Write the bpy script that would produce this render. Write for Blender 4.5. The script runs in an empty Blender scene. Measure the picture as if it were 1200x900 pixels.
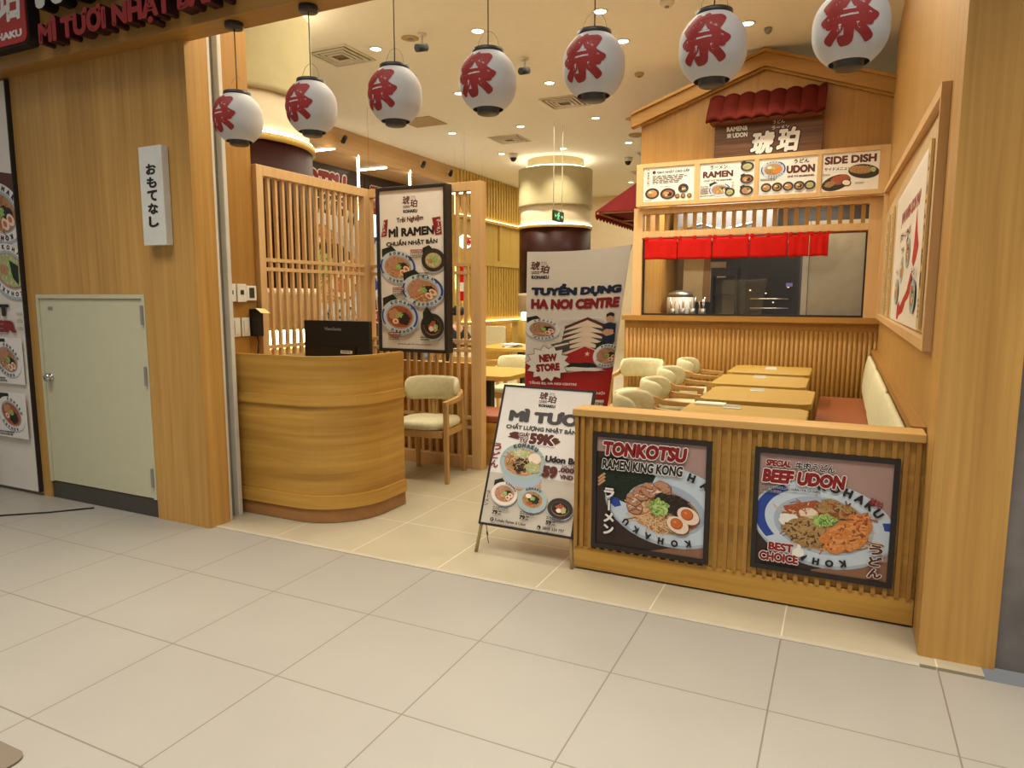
import bpy, bmesh, math, random
import numpy as np
from mathutils import Vector, Matrix
from mathutils.geometry import delaunay_2d_cdt
PI = math.pi
SC = bpy.context.scene
COL = SC.collection
random.seed(7)

# ------------------------------------------------------------------ camera, world, lights, exposure
cam_d = bpy.data.cameras.new('camera')
cam_d.sensor_fit = 'HORIZONTAL'; cam_d.sensor_width = 36.0
cam_d.lens = 810.66 / 1200 * 36.0
cam_d.clip_start = 0.05; cam_d.clip_end = 200
cam = bpy.data.objects.new('camera', cam_d); COL.objects.link(cam)
_p, _r, _y = -0.125150, 0.0014576, -0.443475
fw = Vector((math.sin(_y) * math.cos(_p), math.cos(_y) * math.cos(_p), math.sin(_p)))
rt = Vector((math.cos(_y), -math.sin(_y), 0)); up = rt.cross(fw)
r2 = math.cos(_r) * rt + math.sin(_r) * up
u2 = -math.sin(_r) * rt + math.cos(_r) * up
M = Matrix.Identity(4)
for i in range(3):
    M[i][0] = r2[i]; M[i][1] = u2[i]; M[i][2] = -fw[i]
M[0][3], M[1][3], M[2][3] = 0, 0, 1.52
cam.matrix_world = M
SC.camera = cam

SC.view_settings.view_transform = 'Standard'
SC.view_settings.look = 'None'
SC.view_settings.exposure = 0.0
SC.view_settings.gamma = 1.0
SC.view_settings.use_curve_mapping = False
W = bpy.data.worlds.new('world'); SC.world = W
W.use_nodes = True
W.node_tree.nodes['Background'].inputs[0].default_value = (0.95, 0.93, 0.88, 1)
W.node_tree.nodes['Background'].inputs[1].default_value = 0.22

def area(name, loc, size, power, color, rot=(0, 0, 0), spread=PI):
    d = bpy.data.lights.new(name, 'AREA'); d.shape = 'RECTANGLE'
    d.size, d.size_y = size; d.energy = power; d.color = color; d.spread = spread
    o = bpy.data.objects.new(name, d); COL.objects.link(o); o.location = loc; o.rotation_euler = rot
    return o
WARM = (1.0, 0.93, 0.73)
MALL = (1.0, 0.93, 0.83)
# the mall's ceiling lighting over the walkway, and the dining room's general light under its ceiling
area('mall_light', (-0.6, 1.3, 4.6), (9.6, 1.4), 195, MALL, spread=1.65)
area('mall_light', (2.2, 1.6, 4.6), (2.0, 1.6), 30, MALL, spread=1.9)  # extra lamp added to brighten the mall floor at the right
area('mall_light', (-1.0, -3.5, 4.8), (9.0, 3.0), 215, MALL, spread=1.9)
area('entry_fill', (-2.3, 4.2, 4.3), (3.4, .6), 90, WARM)  # added fill without a fixture, brightens the lattice, hanging poster and banner
area('room_light', (-4.0, 7.4, 4.3), (5.5, 5.0), 175, WARM)
area('room_light', (-5.4, 11.0, 4.3), (4.0, 2.2), 42, WARM)
area('room_light', (-4.4, 17.2, 4.3), (5.5, 3.0), 120, WARM)
area('booth_light', (-0.8, 6.0, 4.3), (1.6, 4.2), 20, WARM)
area('kitchen_light', (-1.2, 10.6, 3.05), (2.2, 1.6), 190, (1.0, 0.9, 0.72))
area('kitchen_light', (-1.0, 9.2, 3.05), (2.4, .12), 34, (1.0, 0.9, 0.72))  # added lamp that brightens the front of the sliding panel

# ------------------------------------------------------------------ materials
def lin(c):
    def f(v):
        v /= 255.0
        return v / 12.92 if v <= 0.04045 else ((v + 0.055) / 1.055) ** 2.4
    return (f(c[0]), f(c[1]), f(c[2]), 1)
MATS = {}
def new_mat(name):
    m = bpy.data.materials.new(name); m.use_nodes = True
    nt = m.node_tree
    return m, nt, nt.nodes['Principled BSDF']
def mat(name, c=None, rough=0.55, metal=0.0, spec=0.4, var=0.06, scale=9.0):
    """plain procedural paint / plastic / metal with a faint noise in colour"""
    if name in MATS: return MATS[name]
    m, nt, b = new_mat(name)
    b.inputs['Roughness'].default_value = rough; b.inputs['Metallic'].default_value = metal
    b.inputs['Specular IOR Level'].default_value = spec
    L = lin(c)
    n = nt.nodes.new('ShaderNodeTexNoise'); n.inputs['Scale'].default_value = scale; n.inputs['Detail'].default_value = 3
    tc = nt.nodes.new('ShaderNodeTexCoord'); nt.links.new(tc.outputs['Object'], n.inputs['Vector'])
    r = nt.nodes.new('ShaderNodeValToRGB')
    r.color_ramp.elements[0].position = 0.3; r.color_ramp.elements[1].position = 0.7
    r.color_ramp.elements[0].color = tuple(v * (1 - var) for v in L[:3]) + (1,)
    r.color_ramp.elements[1].color = tuple(min(1, v * (1 + var)) for v in L[:3]) + (1,)
    nt.links.new(n.outputs['Fac'], r.inputs[0]); nt.links.new(r.outputs[0], b.inputs['Base Color'])
    MATS[name] = m
    return m
def wood(name, c, axis=2, contrast=0.16, rough=0.42, fine=26.0, tex='Object'):
    if name in MATS: return MATS[name]
    m, nt, b = new_mat(name)
    b.inputs['Roughness'].default_value = rough; b.inputs['Specular IOR Level'].default_value = 0.35
    tc = nt.nodes.new('ShaderNodeTexCoord'); mp = nt.nodes.new('ShaderNodeMapping')
    ax = axis if isinstance(axis, tuple) else (axis,); s = [fine, fine, fine]
    for k in ax: s[k] = 0.9
    mp.inputs['Scale'].default_value = s
    nt.links.new(tc.outputs[tex], mp.inputs['Vector'])
    n = nt.nodes.new('ShaderNodeTexNoise'); n.inputs['Scale'].default_value = 1.0; n.inputs['Detail'].default_value = 6; n.inputs['Distortion'].default_value = 0.4
    nt.links.new(mp.outputs[0], n.inputs['Vector'])
    mp2 = nt.nodes.new('ShaderNodeMapping'); s2 = [4.5, 4.5, 4.5]
    for k in ax: s2[k] = 0.35
    mp2.inputs['Scale'].default_value = s2
    nt.links.new(tc.outputs[tex], mp2.inputs['Vector'])
    n2 = nt.nodes.new('ShaderNodeTexNoise'); n2.inputs['Scale'].default_value = 1.0; n2.inputs['Detail'].default_value = 4; n2.inputs['Distortion'].default_value = 1.2
    nt.links.new(mp2.outputs[0], n2.inputs['Vector'])
    mx = nt.nodes.new('ShaderNodeMath'); mx.operation = 'ADD'
    nt.links.new(n.outputs['Fac'], mx.inputs[0]); nt.links.new(n2.outputs['Fac'], mx.inputs[1])
    mh = nt.nodes.new('ShaderNodeMath'); mh.operation = 'MULTIPLY'; mh.inputs[1].default_value = 0.5
    nt.links.new(mx.outputs[0], mh.inputs[0])
    r = nt.nodes.new('ShaderNodeValToRGB'); L = lin(c)
    r.color_ramp.elements[0].position = 0.33; r.color_ramp.elements[1].position = 0.66
    r.color_ramp.elements[0].color = (L[0] * (1 - contrast), L[1] * (1 - contrast * 1.25), L[2] * (1 - contrast * 1.6), 1)
    r.color_ramp.elements[1].color = (L[0] * (1 + contrast * .6), L[1] * (1 + contrast * .6), L[2] * (1 + contrast * .6), 1)
    nt.links.new(mh.outputs[0], r.inputs[0]); nt.links.new(r.outputs[0], b.inputs['Base Color'])
    bp = nt.nodes.new('ShaderNodeBump'); bp.inputs['Strength'].default_value = 0.08; bp.inputs['Distance'].default_value = 0.002
    nt.links.new(n.outputs['Fac'], bp.inputs['Height']); nt.links.new(bp.outputs[0], b.inputs['Normal'])
    MATS[name] = m
    return m
def emit(name, c, strength):
    if name in MATS: return MATS[name]
    m, nt, b = new_mat(name)
    b.inputs['Base Color'].default_value = lin(c)
    b.inputs['Emission Color'].default_value = lin(c); b.inputs['Emission Strength'].default_value = strength
    MATS[name] = m
    return m
def food(name, cols, scale=60.0, rough=0.5, detail=4.0, dist=0.6):
    """printed food: several colours mixed by noise over the whole print"""
    if name in MATS: return MATS[name]
    m, nt, b = new_mat(name)
    b.inputs['Roughness'].default_value = rough; b.inputs['Specular IOR Level'].default_value = 0.25
    tc = nt.nodes.new('ShaderNodeTexCoord'); n = nt.nodes.new('ShaderNodeTexNoise')
    n.inputs['Scale'].default_value = scale; n.inputs['Detail'].default_value = detail; n.inputs['Distortion'].default_value = dist
    nt.links.new(tc.outputs['Generated'], n.inputs['Vector'])
    r = nt.nodes.new('ShaderNodeValToRGB')
    els = r.color_ramp.elements
    while len(els) < len(cols): els.new(0.5)
    for i, c in enumerate(cols):
        els[i].position = 0.3 + 0.4 * i / max(1, len(cols) - 1); els[i].color = lin(c)
    nt.links.new(n.outputs['Fac'], r.inputs[0]); nt.links.new(r.outputs[0], b.inputs['Base Color'])
    MATS[name] = m
    return m
def tile(name, base, grout, x0, y0, pitch, gw, rough=0.3, blotch=0.05):
    m, nt, b = new_mat(name)
    b.inputs['Roughness'].default_value = rough; b.inputs['Specular IOR Level'].default_value = 0.35
    N = nt.nodes.new; Lk = nt.links.new
    g = N('ShaderNodeNewGeometry'); sp = N('ShaderNodeSeparateXYZ'); Lk(g.outputs['Position'], sp.inputs[0])
    def line(out, o):
        a = N('ShaderNodeMath'); a.operation = 'SUBTRACT'; a.inputs[1].default_value = o; Lk(out, a.inputs[0])
        w = N('ShaderNodeMath'); w.operation = 'PINGPONG'; w.inputs[1].default_value = pitch / 2; Lk(a.outputs[0], w.inputs[0])
        c = N('ShaderNodeMath'); c.operation = 'LESS_THAN'; c.inputs[1].default_value = gw / 2; Lk(w.outputs[0], c.inputs[0])
        return c
    lx = line(sp.outputs['X'], x0); ly = line(sp.outputs['Y'], y0)
    mx = N('ShaderNodeMath'); mx.operation = 'MAXIMUM'; Lk(lx.outputs[0], mx.inputs[0]); Lk(ly.outputs[0], mx.inputs[1])
    n = N('ShaderNodeTexNoise'); n.inputs['Scale'].default_value = 3.0; n.inputs['Detail'].default_value = 8; Lk(g.outputs['Position'], n.inputs['Vector'])
    r = N('ShaderNodeValToRGB'); L = lin(base)
    r.color_ramp.elements[0].position = .3; r.color_ramp.elements[1].position = .7
    r.color_ramp.elements[0].color = tuple(v * (1 - blotch) for v in L[:3]) + (1,)
    r.color_ramp.elements[1].color = tuple(v * (1 + blotch * .6) for v in L[:3]) + (1,)
    Lk(n.outputs['Fac'], r.inputs[0])
    mix = N('ShaderNodeMix'); mix.data_type = 'RGBA'
    Lk(mx.outputs[0], mix.inputs[0]); Lk(r.outputs[0], mix.inputs[6]); mix.inputs[7].default_value = lin(grout)
    Lk(mix.outputs[2], b.inputs['Base Color'])
    MATS[name] = m
    return m
def glass(name, c=(255, 255, 255), tint=0.06, rough=0.0):
    """thin clear pane: mostly transparent, with a fresnel reflection"""
    if name in MATS: return MATS[name]
    m = bpy.data.materials.new(name); m.use_nodes = True; nt = m.node_tree; nt.nodes.clear()
    o = nt.nodes.new('ShaderNodeOutputMaterial'); t = nt.nodes.new('ShaderNodeBsdfTransparent'); g = nt.nodes.new('ShaderNodeBsdfGlossy')
    L = lin(c); t.inputs[0].default_value = (L[0] * (1 - tint), L[1] * (1 - tint), L[2] * (1 - tint), 1)
    g.inputs['Roughness'].default_value = rough
    fr = nt.nodes.new('ShaderNodeFresnel'); fr.inputs[0].default_value = 1.5
    mx = nt.nodes.new('ShaderNodeMixShader')
    nt.links.new(fr.outputs[0], mx.inputs[0]); nt.links.new(t.outputs[0], mx.inputs[1]); nt.links.new(g.outputs[0], mx.inputs[2])
    nt.links.new(mx.outputs[0], o.inputs[0])
    MATS[name] = m
    return m

OAK = (168, 124, 60)
wood_front = wood('oak_storefront', (192, 148, 80), 2, 0.24, fine=34.0)
wood_v = wood('oak_vertical_grain', OAK, 2)
wood_x = wood('oak_grain_along_front', OAK, 0)
wood_y = wood('oak_grain_along_depth', OAK, 1)
wood_frame = wood('oak_frame', (212, 174, 122), 2, 0.10)
wood_stand = wood('oak_stand_horizontal', (194, 150, 70), (0, 1), 0.34, fine=22.0)
wood_table = wood('oak_table_top', (184, 150, 66), 0, 0.10)
wood_chair = wood('ash_chair', (188, 148, 90), 2, 0.10)
wood_panel = wood('pale_oak_panel', (204, 172, 90), 2, 0.10)
wood_dark = wood('dark_walnut_board', (110, 74, 46), 0, 0.55, fine=30)
cream_wall = mat('cream_paint', (222, 204, 172), 0.7, var=0.02)
ceil_mat = mat('ceiling_paint', (240, 236, 226), 0.8, var=0.015)
maroon = mat('maroon_lacquer', (52, 20, 13), 0.45, spec=.15, var=0.15, scale=4)
white_metal = mat('white_aluminium', (214, 208, 194), 0.45, 0.0)
grey_metal = mat('grey_aluminium', (150, 147, 140), 0.4, 0.3)
black_frame = mat('black_frame', (42, 36, 34), 0.45)
black_plastic = mat('black_plastic', (26, 25, 25), 0.45)
chrome = mat('chrome', (200, 198, 192), 0.15, 1.0)
steel = mat('stainless_steel', (150, 148, 142), 0.35, 0.8)
white_plastic = mat('white_plastic', (225, 222, 212), 0.4)
cream_fabric = mat('cream_upholstery', (212, 205, 168), 0.85, spec=0.1, scale=30)
brown_leather = mat('brown_leatherette', (150, 84, 48), 0.5, scale=20)
red_cloth = mat('red_cloth', (190, 26, 20), 0.8, spec=0.1)
red_tile = mat('red_roof_tile', (88, 24, 14), 0.8, spec=.12)
shutter_mat = mat('cream_painted_steel', (200, 196, 164), 0.45, var=0.02)
dark_skirt = mat('dark_kick_plate', (70, 66, 58), 0.5)
concrete = mat('grey_concrete', (108, 102, 98), 0.7, var=0.25, scale=5)
paper_mat = mat('white_paper', (235, 230, 220), 0.6)

# ------------------------------------------------------------------ mesh builder
class MB:
    def __init__(s): s.v = []; s.f = []; s.m = []; s.sm = []
    def add(s, vs, fs, m=0, smooth=False):
        k = len(s.v); s.v += [tuple(p) for p in vs]
        for f in fs: s.f.append(tuple(k + i for i in f)); s.m.append(m); s.sm.append(smooth)
        return s
    def box(s, x0, x1, y0, y1, z0, z1, m=0, R=None):
        vs = [(x0, y0, z0), (x1, y0, z0), (x1, y1, z0), (x0, y1, z0), (x0, y0, z1), (x1, y0, z1), (x1, y1, z1), (x0, y1, z1)]
        if R is not None: vs = [R @ Vector(v) for v in vs]
        return s.add(vs, [(0, 3, 2, 1), (4, 5, 6, 7), (0, 1, 5, 4), (1, 2, 6, 5), (2, 3, 7, 6), (3, 0, 4, 7)], m)
    def rbox(s, x0, x1, y0, y1, z0, z1, r, axis=2, m=0, n=5, smooth=False):
        """box with its four edges along `axis` rounded"""
        lo = [x0, y0, z0]; hi = [x1, y1, z1]
        a, b = [i for i in range(3) if i != axis]
        pts = []
        for (cx, cy, st) in ((hi[a] - r, hi[b] - r, 0), (lo[a] + r, hi[b] - r, 1), (lo[a] + r, lo[b] + r, 2), (hi[a] - r, lo[b] + r, 3)):
            for k in range(n + 1):
                t = (st + k / n) * PI / 2; pts.append((cx + r * math.cos(t), cy + r * math.sin(t)))
        vs = []
        for z in (lo[axis], hi[axis]):
            for p in pts:
                v = [0, 0, 0]; v[a] = p[0]; v[b] = p[1]; v[axis] = z; vs.append(v)
        N = len(pts)
        fl = [tuple((i, (i + 1) % N, N + (i + 1) % N, N + i)) for i in range(N)] + [tuple(range(N))[::-1], tuple(range(N, 2 * N))]
        if axis == 1: fl = [f[::-1] for f in fl]
        return s.add(vs, fl, m, smooth)
    def tube(s, pts, r, n=8, m=0, cap=True, smooth=True):
        pts = [Vector(p) for p in pts]; rs = r if isinstance(r, (list, tuple)) else [r] * len(pts)
        vs = []; prev = None
        for i, p in enumerate(pts):
            d = (pts[min(i + 1, len(pts) - 1)] - pts[max(i - 1, 0)]).normalized()
            if prev is None:
                a = d.orthogonal().normalized()
            else:
                a = (prev - d * prev.dot(d)).normalized()
            prev = a; b = d.cross(a)
            for k in range(n):
                t = 2 * PI * k / n; vs.append(p + (a * math.cos(t) + b * math.sin(t)) * rs[i])
        fs = []
        for i in range(len(pts) - 1):
            for k in range(n): fs.append((i * n + k, i * n + (k + 1) % n, (i + 1) * n + (k + 1) % n, (i + 1) * n + k))
        s.add(vs, fs, m, smooth)
        if cap:
            k0 = len(s.v) - len(vs)
            s.f.append(tuple(k0 + i for i in range(n))[::-1]); s.m.append(m); s.sm.append(False)
            s.f.append(tuple(k0 + (len(pts) - 1) * n + i for i in range(n))); s.m.append(m); s.sm.append(False)
        return s
    def lathe(s, prof, c=(0, 0, 0), n=32, m=0, smooth=True, axis=2, a0=0, a1=2 * PI):
        vs = []; full = abs(a1 - a0 - 2 * PI) < 1e-6; nn = n if full else n + 1
        for (r, z) in prof:
            for k in range(nn):
                t = a0 + (a1 - a0) * k / n
                p = [r * math.cos(t), r * math.sin(t), z]
                if axis == 0: p = [p[2], p[0], p[1]]
                if axis == 1: p = [p[1], p[2], p[0]]
                vs.append((c[0] + p[0], c[1] + p[1], c[2] + p[2]))
        fs = []
        for i in range(len(prof) - 1):
            for k in range(n):
                k2 = (k + 1) % nn if full else k + 1
                fs.append((i * nn + k, i * nn + k2, (i + 1) * nn + k2, (i + 1) * nn + k))
        return s.add(vs, fs, m, smooth)
    def prism(s, poly, h0, h1, axis=2, m=0, smooth=False):
        """polygon (2D, counter-clockwise) extruded along axis; 2D = the two other axes in order"""
        N = len(poly); vs = []
        a, b = [i for i in range(3) if i != axis]
        for h in (h0, h1):
            for p in poly:
                v = [0, 0, 0]; v[a] = p[0]; v[b] = p[1]; v[axis] = h; vs.append(v)
        fl = [(i, (i + 1) % N, N + (i + 1) % N, N + i) for i in range(N)]
        s.add(vs, fl, m, smooth)
        k = len(s.v) - 2 * N
        s.f.append(tuple(k + i for i in range(N))[::-1]); s.m.append(m); s.sm.append(False)
        s.f.append(tuple(k + N + i for i in range(N))); s.m.append(m); s.sm.append(False)
        return s
    def grid(s, fn, nu, nv, m=0, smooth=True, flip=False):
        vs = [fn(i / nu, j / nv) for j in range(nv + 1) for i in range(nu + 1)]
        fs = []
        for j in range(nv):
            for i in range(nu):
                q = (j * (nu + 1) + i, j * (nu + 1) + i + 1, (j + 1) * (nu + 1) + i + 1, (j + 1) * (nu + 1) + i)
                fs.append(q[::-1] if flip else q)
        return s.add(vs, fs, m, smooth)
    def build(s, name, mats, parent=None, loc=None, bevel=0.0, local=False, fix=True, solid=0.0):
        if not isinstance(mats, (list, tuple)): mats = [mats]
        me = bpy.data.meshes.new(name)
        o = bpy.data.objects.new(name, me); COL.objects.link(o)
        off = Vector((0, 0, 0))
        if parent is not None:
            o.parent = parent
            if not local:
                q = parent
                while q is not None: off += q.location; q = q.parent
        elif loc is not None:
            off = Vector(loc); o.location = off
        else:
            A = np.array(s.v); off = Vector(((A[:, 0].min() + A[:, 0].max()) / 2, (A[:, 1].min() + A[:, 1].max()) / 2, A[:, 2].min()))
            o.location = off
        me.from_pydata([(x - off[0], y - off[1], z - off[2]) for x, y, z in s.v], [], s.f)
        for mt in mats: me.materials.append(mt)
        me.polygons.foreach_set('material_index', s.m)
        me.polygons.foreach_set('use_smooth', s.sm)
        me.update()
        if fix:
            bm = bmesh.new(); bm.from_mesh(me); bmesh.ops.recalc_face_normals(bm, faces=bm.faces); bm.to_mesh(me); bm.free()
        if solid:
            md = o.modifiers.new('solid', 'SOLIDIFY'); md.thickness = solid; md.offset = 0
        if bevel:
            md = o.modifiers.new('bevel', 'BEVEL'); md.width = bevel; md.segments = 2; md.limit_method = 'ANGLE'; md.angle_limit = 0.6
        return o
def tag(o, label=None, cat=None, group=None, kind=None):
    if label: o['label'] = label
    if cat: o['category'] = cat
    if group: o['group'] = group
    if kind: o['kind'] = kind
    return o
def thing(name, label, cat, loc=(0, 0, 0), rz=0.0, group=None):
    o = bpy.data.objects.new(name, None); o.empty_display_size = 0.1; COL.objects.link(o)
    o.location = loc; o.rotation_euler = (0, 0, rz)
    return tag(o, label, cat, group)
def struct(name, mb, mats, label=None, cat=None, **k):
    o = mb.build(name, mats, **k); o['kind'] = 'structure'
    if label: o['label'] = label
    if cat: o['category'] = cat
    return o
def copy_tree(o, parent=None):
    c = o.copy(); COL.objects.link(c)
    if parent is not None: c.parent = parent
    for ch in [x for x in o.children]: copy_tree(ch, c)
    return c

# ------------------------------------------------------------------ lettering (contours -> filled polygons, with stroke weight)
_gc = {}
def contours(s):
    if s in _gc: return _gc[s]
    cu = bpy.data.curves.new('t', 'FONT'); cu.body = s; cu.size = 1
    o = bpy.data.objects.new('t', cu); COL.objects.link(o)
    bpy.context.view_layer.update()
    dg = bpy.context.evaluated_depsgraph_get()
    c2 = o.evaluated_get(dg).to_curve(dg)
    out = []
    for sp in c2.splines:
        pts = []
        if sp.type == 'BEZIER':
            bp = sp.bezier_points; n = len(bp)
            for i in range(n):
                a, b = bp[i], bp[(i + 1) % n]
                p0, p1, p2, p3 = [Vector(q[:2]) for q in (a.co, a.handle_right, b.handle_left, b.co)]
                d = (p3 - p0)
                straight = d.length < 1e-6 or (abs(d.x * (p1 - p0).y - d.y * (p1 - p0).x) / d.length < .002 and abs(d.x * (p2 - p0).y - d.y * (p2 - p0).x) / d.length < .002)
                k = 1 if straight else 3
                for j in range(k):
                    t = j / k; pts.append(((1 - t) ** 3 * p0 + 3 * t * (1 - t) ** 2 * p1 + 3 * t * t * (1 - t) * p2 + t ** 3 * p3)[:])
        else:
            pts = [tuple(p.co[:2]) for p in sp.points]
        q = []
        for p in pts:
            if not q or abs(p[0] - q[-1][0]) + abs(p[1] - q[-1][1]) > 1e-4: q.append(p)
        if len(q) > 2: out.append(q)
    o.to_curve_clear() if hasattr(o, 'to_curve_clear') else None
    bpy.data.objects.remove(o); bpy.data.curves.remove(cu)
    _gc[s] = out
    return out
_tc = {}
def text_polys(s, b=0.0):
    """list of 2D polygons for the string at size 1; b = extra half stroke weight"""
    key = (s, round(b, 4))
    if key in _tc: return _tc[key]
    cs = contours(s)
    vs = []; es = []
    for c in cs:
        k = len(vs); n = len(c); vs += [Vector(p) for p in c]; es += [(k + i, k + (i + 1) % n) for i in range(n)]
    polys = []
    if vs:
        ov, oe, of, *_ = delaunay_2d_cdt(vs, es, [], 0, 1e-6)
        A = np.array([vs[i][:] for i, j in es]); B = np.array([vs[j][:] for i, j in es])
        for f in of:
            P = [ov[i] for i in f]; c = sum(P, Vector((0, 0))) / len(P)
            up_ = (A[:, 1] <= c.y) & (B[:, 1] > c.y); dn = (A[:, 1] > c.y) & (B[:, 1] <= c.y)
            isl = (B[:, 0] - A[:, 0]) * (c.y - A[:, 1]) - (c.x - A[:, 0]) * (B[:, 1] - A[:, 1])
            w = int((up_ & (isl > 0)).sum()) - int((dn & (isl < 0)).sum())
            if w != 0: polys.append([(p.x, p.y) for p in P])
    if b > 0:
        for c in cs:
            n = len(c)
            for i in range(n):
                p, q = Vector(c[i]), Vector(c[(i + 1) % n]); d = q - p
                if d.length < 1e-5: continue
                d.normalize(); nn = Vector((-d.y, d.x)) * b
                polys.append([(p - nn)[:], (q - nn)[:], (q + nn)[:], (p + nn)[:]])
                polys.append([(p.x + b * math.cos(k * PI / 3 + .5), p.y + b * math.sin(k * PI / 3 + .5)) for k in range(6)])
    _tc[key] = polys
    return polys
def bbox(polys):
    xs = [p[0] for q in polys for p in q]; ys = [p[1] for q in polys for p in q]
    return min(xs), max(xs), min(ys), max(ys)
def clip_half(poly, ax, lim, keep_less):
    out = []; n = len(poly)
    for i in range(n):
        a, b = poly[i], poly[(i + 1) % n]
        da = (a[ax] - lim) * (1 if keep_less else -1); db = (b[ax] - lim) * (1 if keep_less else -1)
        if da <= 0: out.append(a)
        if (da < 0 < db) or (db < 0 < da):
            t = da / (da - db); out.append((a[0] + t * (b[0] - a[0]), a[1] + t * (b[1] - a[1])))
    return out
def clip_rect(poly, u0, u1, v0, v1):
    for ax, lim, kl in ((0, u1, True), (0, u0, False), (1, v1, True), (1, v0, False)):
        xs = [p[ax] for p in poly]
        if (max(xs) <= lim) if kl else (min(xs) >= lim): continue
        poly = clip_half(poly, ax, lim, kl)
        if len(poly) < 3: return []
    return poly

class Print:
    """flat printed design: u to the right 0..W, v DOWN 0..H, painted in layers"""
    def __init__(s, W, H, bg): s.W, s.H = W, H; s.items = []; s.mats = []; s.layer = 0; s.rect(0, 0, W, H, bg)
    def mi(s, m):
        if m not in s.mats: s.mats.append(m)
        return s.mats.index(m)
    def polys(s, ps, m, clip=None):
        i = s.mi(m)
        for k, p in enumerate(ps):
            if clip: p = clip_rect(p, *clip)
            if len(p) > 2:
                p = clip_rect(p, 0, s.W, 0, s.H)
                if len(p) > 2: s.items.append((p, i, s.layer + (k % 13) * .06))
        s.layer += 1
        return s
    def rect(s, u0, v0, u1, v1, m): return s.polys([[(u0, v0), (u1, v0), (u1, v1), (u0, v1)]], m)
    def poly(s, p, m):
        """any simple polygon (fan split from its centre when concave is mild)"""
        c = (sum(q[0] for q in p) / len(p), sum(q[1] for q in p) / len(p)); n = len(p)
        return s.polys([[c, p[i], p[(i + 1) % n]] for i in range(n)], m)
    def ell(s, cu, cv, ru, rv, m, rot=0.0, n=36, wob=0.0, seed=0, clip=None):
        rnd = random.Random(seed); ph = [rnd.uniform(0, 6.28) for _ in range(3)]
        P = []
        for k in range(n):
            t = 2 * PI * k / n; w = 1 + wob * (math.sin(5 * t + ph[0]) + .7 * math.sin(9 * t + ph[1]) + .5 * math.sin(14 * t + ph[2]))
            x, y = ru * w * math.cos(t), rv * w * math.sin(t)
            P.append((cu + x * math.cos(rot) - y * math.sin(rot), cv + x * math.sin(rot) + y * math.cos(rot)))
        if wob:
            return s.polys([[(cu, cv), P[i], P[(i + 1) % n]] for i in range(n)], m, clip)
        return s.polys([P], m, clip)
    def arc(s, cu, cv, ru, rv, a0, a1, w0, w1, m, rot=0.0, n=16):
        """band on an ellipse between two radii fractions; thickness tapers to the ends"""
        def pt(f, t):
            x, y = ru * f * math.cos(t), rv * f * math.sin(t)
            return (cu + x * math.cos(rot) - y * math.sin(rot), cv + x * math.sin(rot) + y * math.cos(rot))
        ps = []
        for k in range(n):
            t0, t1 = a0 + (a1 - a0) * k / n, a0 + (a1 - a0) * (k + 1) / n
            ps.append([pt(w0, t0), pt(w0, t1), pt(w1, t1), pt(w1, t0)])
        return s.polys(ps, m)
    def text(s, t, u0, v0, u1, v1, m, b=0.0, out=None, ob=0.05, shear=0.0, rot=0.0, skew=0.0):
        """string fitted to the box; out = outline material under it; skew = rise of v along u"""
        base = text_polys(t, b); x0, x1, y0, y1 = bbox(base)
        su, sv = (u1 - u0) / (x1 - x0), (v1 - v0) / (y1 - y0)
        cu, cv = (u0 + u1) / 2, (v0 + v1) / 2
        def tr(ps):
            o = []
            for p in ps:
                q = []
                for x, y in p:
                    U = u0 + (x - x0) * su + shear * (y - (y0 + y1) / 2) * sv; V = v1 - (y - y0) * sv
                    if skew: V += (U - cu) * skew
                    if rot:
                        du, dv = U - cu, V - cv
                        U, V = cu + du * math.cos(rot) - dv * math.sin(rot), cv + du * math.sin(rot) + dv * math.cos(rot)
                    q.append((U, V))
                o.append(q)
            return o
        if out is not None: s.polys(tr(text_polys(t, b + ob)), out)
        return s.polys(tr(base), m)
    def vtext(s, t, u0, v0, u1, v1, m, b=0.0, out=None, ob=0.05):
        n = len(t); h = (v1 - v0) / n
        for i, ch in enumerate(t):
            if ch == 'ー':   # the long-vowel bar stands upright in vertical lines
                if out is not None: s.rect(u0 + (u1 - u0) * .34, v0 + i * h + h * .02, u0 + (u1 - u0) * .66, v0 + (i + .98) * h, out)
                s.rect(u0 + (u1 - u0) * .41, v0 + i * h + h * .08, u0 + (u1 - u0) * .59, v0 + (i + .92) * h, m); continue
            s.text(ch, u0, v0 + i * h + h * .08, u1, v0 + (i + 1) * h - h * .08, m, b, out, ob)
        return s
    def arctext(s, t, cu, cv, ru, rv, a0, a1, size, m, b=0.03, inward=False, rot=0.0):
        """letters along an ellipse from angle a0 to a1 (radians, v down)"""
        n = len(t)
        for i, ch in enumerate(t):
            if ch == ' ': continue
            a = a0 + (a1 - a0) * (i + .5) / n
            U, V = ru * math.cos(a), rv * math.sin(a)
            tu, tv = -ru * math.sin(a), rv * math.cos(a)
            if a1 < a0: tu, tv = -tu, -tv
            th = math.atan2(tv, tu)
            U, V = cu + U * math.cos(rot) - V * math.sin(rot), cv + U * math.sin(rot) + V * math.cos(rot); th += rot
            ps = text_polys(ch, b); x0, x1, y0, y1 = bbox(ps); cx, cy = (x0 + x1) / 2, 0.36
            o = []
            for p in ps:
                o.append([(U + ((x - cx) * math.cos(th) + (y - cy) * math.sin(th)) * size, V + ((x - cx) * math.sin(th) - (y - cy) * math.cos(th)) * size) for x, y in p])
            i2 = s.mi(m)
            for k, p in enumerate(o):
                p = clip_rect(p, 0, s.W, 0, s.H)
                if len(p) > 2: s.items.append((p, i2, s.layer + (k % 13) * .06))
        s.layer += 1
        return s
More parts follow.
